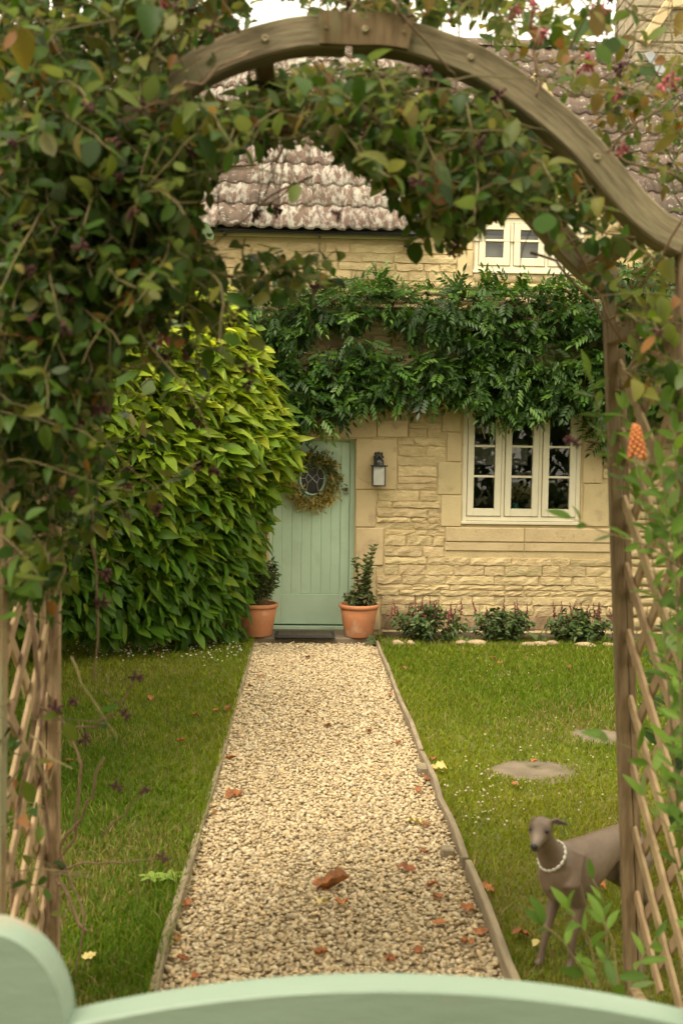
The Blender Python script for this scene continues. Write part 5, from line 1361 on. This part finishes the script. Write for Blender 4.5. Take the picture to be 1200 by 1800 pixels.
dead(918, 1658, .09, m_dead, 'crumpled brown leaf on the grass left of the dog front paws', seed=11)
dead(945, 1678, .07, m_deady, 'tan curled leaf on the grass by the dog front paws', seed=12)
dead(1050, 1572, .07, m_dead, 'brown leaf on the grass below the dog belly', seed=13)
dead(157, 1700, .06, m_deady, 'pale brown leaf on the lawn above the gate post', seed=14)
ORD = ['nearest', 'second', 'third', 'fourth', 'fifth', 'sixth', 'seventh', 'eighth', 'ninth', 'tenth', 'eleventh', 'twelfth', 'thirteenth', 'fourteenth', 'fifteenth', 'sixteenth', 'seventeenth']
right = [(770, 1625), (822, 1600), (820, 1660), (845, 1640), (737, 1675), (685, 1690), (745, 1500), (760, 1558), (770, 1578), (750, 1452), (735, 1392), (700, 1306), (648, 1287), (685, 1222), (748, 1370)]
left = [(565, 1678), (312, 1655), (322, 1690), (330, 1592), (378, 1430), (405, 1335), (345, 1720)]
far = [(541, 1252), (540, 1157), (440, 1208), (575, 1275), (460, 1190)]
lawn_l = [(400, 1254), (318, 1312), (378, 1258), (345, 1265), (278, 1155), (265, 1237), (122, 1348)]
lawn_r = [(868, 1163), (880, 1172), (712, 1182), (760, 1345), (1000, 1180)]
for lst, txt, sd0 in ((right, 'small dead leaf on the right half of the path, {} from the gate', 40), (left, 'small dead leaf on the left half of the path, {} from the gate', 60), (far, 'tiny dead leaf on the far gravel, {} from the gate', 80),
                      (lawn_l, 'dead leaf on the left lawn, {} from the gate', 90), (lawn_r, 'tiny dead leaf on the right lawn, {} from the gate', 110)):
    for k, (px, py) in enumerate(sorted(lst, key=lambda q: -q[1])):
        dead(px, py, rng.uniform(.045, .075), m_dead, txt.format(ORD[k]), seed=sd0+k)
m_weed = M('weed leaf', (.25, .36, .05), (.18, .28, .04), rough=.6, trans=.3)
def weed(px, py, label, s):
    c = G(px, py); t = thing('lawn_weed', (c.x, c.y, LZ), label, 'weed', 'weeds in the left lawn')
    for k in range(6):
        T, Ft = leaf_tmpl(.45, .2, .35, 5, .9, .03); me = npmesh('leaf', T*s, Ft, None, True); o = link('leaf', me, m_weed, t); a = k*1.05+.3
        o.matrix_basis = Matrix.Translation((c.x, c.y, LZ+.02)) @ Matrix.Rotation(a, 4, 'Z') @ Matrix.Rotation(.45, 4, 'X')
weed(268, 1563, 'left of two bright green weeds on the lawn by the path', .06); weed(303, 1562, 'right of two bright green weeds touching the path edging', .065)

# ------------------------------------------------------------------ dog
fp = G(988, 1710); hf = Vector((-.80, -.60, 0)).normalized(); lf = Vector((-hf.y, hf.x, 0))       # forward and the dog's left
DO = Vector((fp.x, fp.y, .03))
def DL(u, v, z): return DO+hf*u+lf*v+Vector((0, 0, z))
dog = MB()
def loft(secs, n=24):
    """secs: centre, side vector * half width, up vector * half height"""
    b = len(dog.v)
    for c_, s_, u_ in secs:
        for k in range(n):
            a = 6.2832*k/n; dog.v.append(tuple(c_+s_*math.cos(a)+u_*math.sin(a)))
    for i in range(len(secs)-1):
        for k in range(n):
            k2 = (k+1) % n; dog.f.append((b+i*n+k, b+i*n+k2, b+(i+1)*n+k2, b+(i+1)*n+k))
    dog.f.append(tuple(b+k for k in reversed(range(n)))); dog.f.append(tuple(b+(len(secs)-1)*n+k for k in range(n)))
UP = Vector((0, 0, 1))
torso = [(.105, .335, .028, .045), (.08, .330, .050, .075), (.045, .328, .062, .096), (.0, .325, .068, .110), (-.06, .318, .070, .114), (-.12, .326, .068, .102), (-.18, .345, .062, .084), (-.24, .362, .055, .066), (-.30, .368, .053, .058), (-.36, .358, .054, .060), (-.41, .338, .046, .052), (-.435, .325, .022, .03)]
loft([(DL(u, 0, z), lf*w_, UP*h_) for u, z, w_, h_ in torso])
# neck rises and turns towards the camera
hd = Vector((-.40, -.91, 0)).normalized(); hl = Vector((-hd.y, hd.x, 0))
nb0 = DL(.055, 0, .372); n1 = nb0+hf*.045+UP*.062; n2 = n1+hf*.028+hd*.01+UP*.050; skull = n2+hd*.022+UP*.030
def tubeR(pts, rad, n=20):
    pts = [Vector(p) for p in pts]; m = MB().tube(pts, rad, n); b = len(dog.v); dog.v += m.v; dog.f += [tuple(i+b for i in f) for f in m.f]
tubeR([nb0-hf*.03-UP*.03, nb0, n1, n2, skull-UP*.01-hd*.01], [.064, .052, .042, .0365, .034])
hp = Vector((hd.x, hd.y, -.10)).normalized(); hu = hl.cross(hp)*-1
hu = hp.cross(hl); hu = hu if hu.z > 0 else -hu
H = lambda f_, s_, u_: skull+hp*f_+hl*s_+hu*u_
loft([(H(-.048, 0, .0), hl*.018, hu*.018), (H(-.035, 0, .004), hl*.034, hu*.032), (H(-.01, 0, .006), hl*.041, hu*.037), (H(.018, 0, .003), hl*.038, hu*.034), (H(.04, 0, -.004), hl*.029, hu*.027), (H(.062, 0, -.010), hl*.021, hu*.021), (H(.085, 0, -.013), hl*.017, hu*.0175), (H(.105, 0, -.014), hl*.0135, hu*.014), (H(.113, 0, -.013), hl*.008, hu*.009)])
for s in (-1, 1):   # brows and cheeks
    tubeR([H(.012, s*.020, .022), H(.030, s*.018, .014)], [.012, .008], 8)
# legs
for s, du in ((1, 0.0), (-1, .045)):
    tubeR([DL(-.02, s*.030, .40), DL(.035, s*.046, .31), DL(-.015, s*.050, .225), DL(.0+du*.3, s*.048, .16), DL(.012+du*.6, s*.046, .098), DL(.012+du, s*.046, .045), DL(.020+du, s*.046, .012)], [.032, .040, .027, .0185, .0145, .0120, .0155])
    tubeR([DL(.012+du, s*.046, .012), DL(.045+du, s*.046, .006)], [.016, .013])
for s, du in ((1, .0), (-1, -.06)):
    tubeR([DL(-.34, s*.022, .37), DL(-.36, s*.038, .30), DL(-.315+du*.5, s*.050, .225), DL(-.375+du*.8, s*.050, .165), DL(-.425+du, s*.050, .118), DL(-.415+du, s*.050, .07), DL(-.405+du, s*.050, .014)], [.045, .060, .045, .026, .0165, .0135, .015])
    tubeR([DL(-.405+du, s*.050, .012), DL(-.372+du, s*.050, .006)], [.016, .012])
tubeR([DL(-.42, 0, .335), DL(-.455, 0, .29), DL(-.47, 0, .22), DL(-.455, 0, .14), DL(-.42, 0, .10)], [.016, .012, .009, .007, .004], 8)
# ears: the one on the right of the photograph stands out sideways, the other is folded back
def earv(base, mid, tip, w_):
    loft([(base, hu*w_*.6, hp*.006), (mid, hu*w_, hp*.0055), (mid.lerp(tip, .55), hu*w_*.6, hp*.005), (tip, hu*.003, hp*.003)], 8)
es = 1 if hl.x > 0 else -1         # side of the head that is on the right in the photograph
earv(H(-.012, es*.028, .030), H(-.018, es*.052, .034), H(-.030, es*.092, .018), .013)
earv(H(-.012, -es*.026, .024), H(-.035, -es*.038, .018), H(-.062, -es*.034, -.004), .012)
dm = dog.mesh('dog_raw'); tmp = bpy.data.objects.new('dog_raw', dm); COL.objects.link(tmp)
rmd = tmp.modifiers.new('r', 'REMESH'); rmd.mode = 'VOXEL'; rmd.voxel_size = .0042; rmd.use_smooth_shade = True
smd = tmp.modifiers.new('s', 'SMOOTH'); smd.factor = .5; smd.iterations = 16
bpy.context.view_layer.update()
ev = tmp.evaluated_get(bpy.context.evaluated_depsgraph_get()); body = bpy.data.meshes.new_from_object(ev); bpy.data.objects.remove(tmp)
body.polygons.foreach_set('use_smooth', [True]*len(body.polygons)); body.materials.clear(); body.materials.append(m_dog)
dg = thing('dog', (DO.x, DO.y, LZ), 'slim fawn greyhound standing on the lawn and looking at the camera', 'dog')
bv_ = np.empty(len(body.vertices)*3); body.vertices.foreach_get('co', bv_); bv_ = bv_.reshape(-1, 3)
def near(p, r): return np.exp(-(np.linalg.norm(bv_-np.array(p), axis=1)/r)**2)[:, None]
tn = np.tile(np.array([.20, .142, .098]), (len(bv_), 1))
for s in (-1, 1): tn = tn*(1-.72*near(H(.032, s*.024, .012), .014))
tn = tn*(1-.45*near(H(.105, 0, -.015), .016)); tn = tn+(np.array([.36, .30, .23])-tn)*.5*near(H(.07, 0, .004), .022)
tn = tn+(np.array([.42, .36, .29])-tn)*.6*near(DL(.075, .03, .265), .022)
tn = tn*(1-.6*near(H(-.028, es*.085, .02), .022))*(1-.4*near(H(-.05, -es*.036, .004), .02))
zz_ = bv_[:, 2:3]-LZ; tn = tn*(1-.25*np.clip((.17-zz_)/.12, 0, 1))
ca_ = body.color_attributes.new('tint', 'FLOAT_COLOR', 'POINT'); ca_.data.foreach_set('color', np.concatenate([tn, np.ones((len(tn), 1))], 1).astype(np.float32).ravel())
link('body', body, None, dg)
def ball(c_, r_, sx=(1, 1, 1)):
    bm = bmesh.new(); bmesh.ops.create_uvsphere(bm, u_segments=14, v_segments=10, radius=r_)
    m = MB(); bm.verts.ensure_lookup_table(); m.add([c_+hl*v.co.x*sx[0]+hp*v.co.y*sx[1]+hu*v.co.z*sx[2] for v in bm.verts], [[v.index for v in f.verts] for f in bm.faces]); bm.free(); return m
for s in (-1, 1): ball(H(.0315, s*.0235, .0125), .0088, (1, .9, .85)).build('eye', m_eye, dg, True)
ball(H(.108, 0, -.008), .0125, (1, .75, .85)).build('nose', m_dogn, dg, True)
mth = MB().tube([H(.085, -.014, -.022), H(.100, -.010, -.0245), H(.108, 0, -.0235), H(.100, .010, -.0245), H(.085, .014, -.022)], .0022, 5); mth.build('mouth', m_dogn, dg, True)
inner = MB().add([H(-.006, es*.036, .030), H(-.010, es*.053, .040), H(-.022, es*.088, .019), H(-.010, es*.055, .022)], [(0, 1, 2, 3), (3, 2, 1, 0)][:1]); inner.build('inner_ear', m_dogear, dg)
# shell collar lies round the base of the neck
cc = nb0.lerp(n1, .42)+UP*.004; ax = ((n1-nb0).normalized()+hf*.35).normalized(); e1 = ax.cross(lf).normalized(); e2 = ax.cross(e1).normalized()
colr = thing('shell_collar', tuple(cc), 'white cowrie shell collar around the dog neck', 'collar')
rc_ = .0475
MB().tube([cc+e1*rc_*1.10*math.cos(a)+e2*rc_*math.sin(a) for a in np.linspace(0, 6.2832, 41)], .0028, 5, False).build('cord', m_cord, colr, True)
for k in range(18):
    a = 6.2832*k/18; p = cc+e1*rc_*1.14*math.cos(a)+e2*rc_*1.04*math.sin(a); tg_ = (-e1*math.sin(a)+e2*math.cos(a)); od = (e1*math.cos(a)+e2*math.sin(a))
    bm = bmesh.new(); bmesh.ops.create_icosphere(bm, subdivisions=2, radius=1); bm.verts.ensure_lookup_table(); m = MB()
    m.add([p+tg_*v.co.x*.0098+ax*v.co.y*.0070+od*v.co.z*.0050*(1-.5*max(0, v.co.z)*(abs(v.co.y) < .22)) for v in bm.verts], [[v.index for v in f.verts] for f in bm.faces]); bm.free()
    m.build('shell', m_shell, colr, True)

for o in bpy.data.objects:
    if '_w' in o: del o['_w']
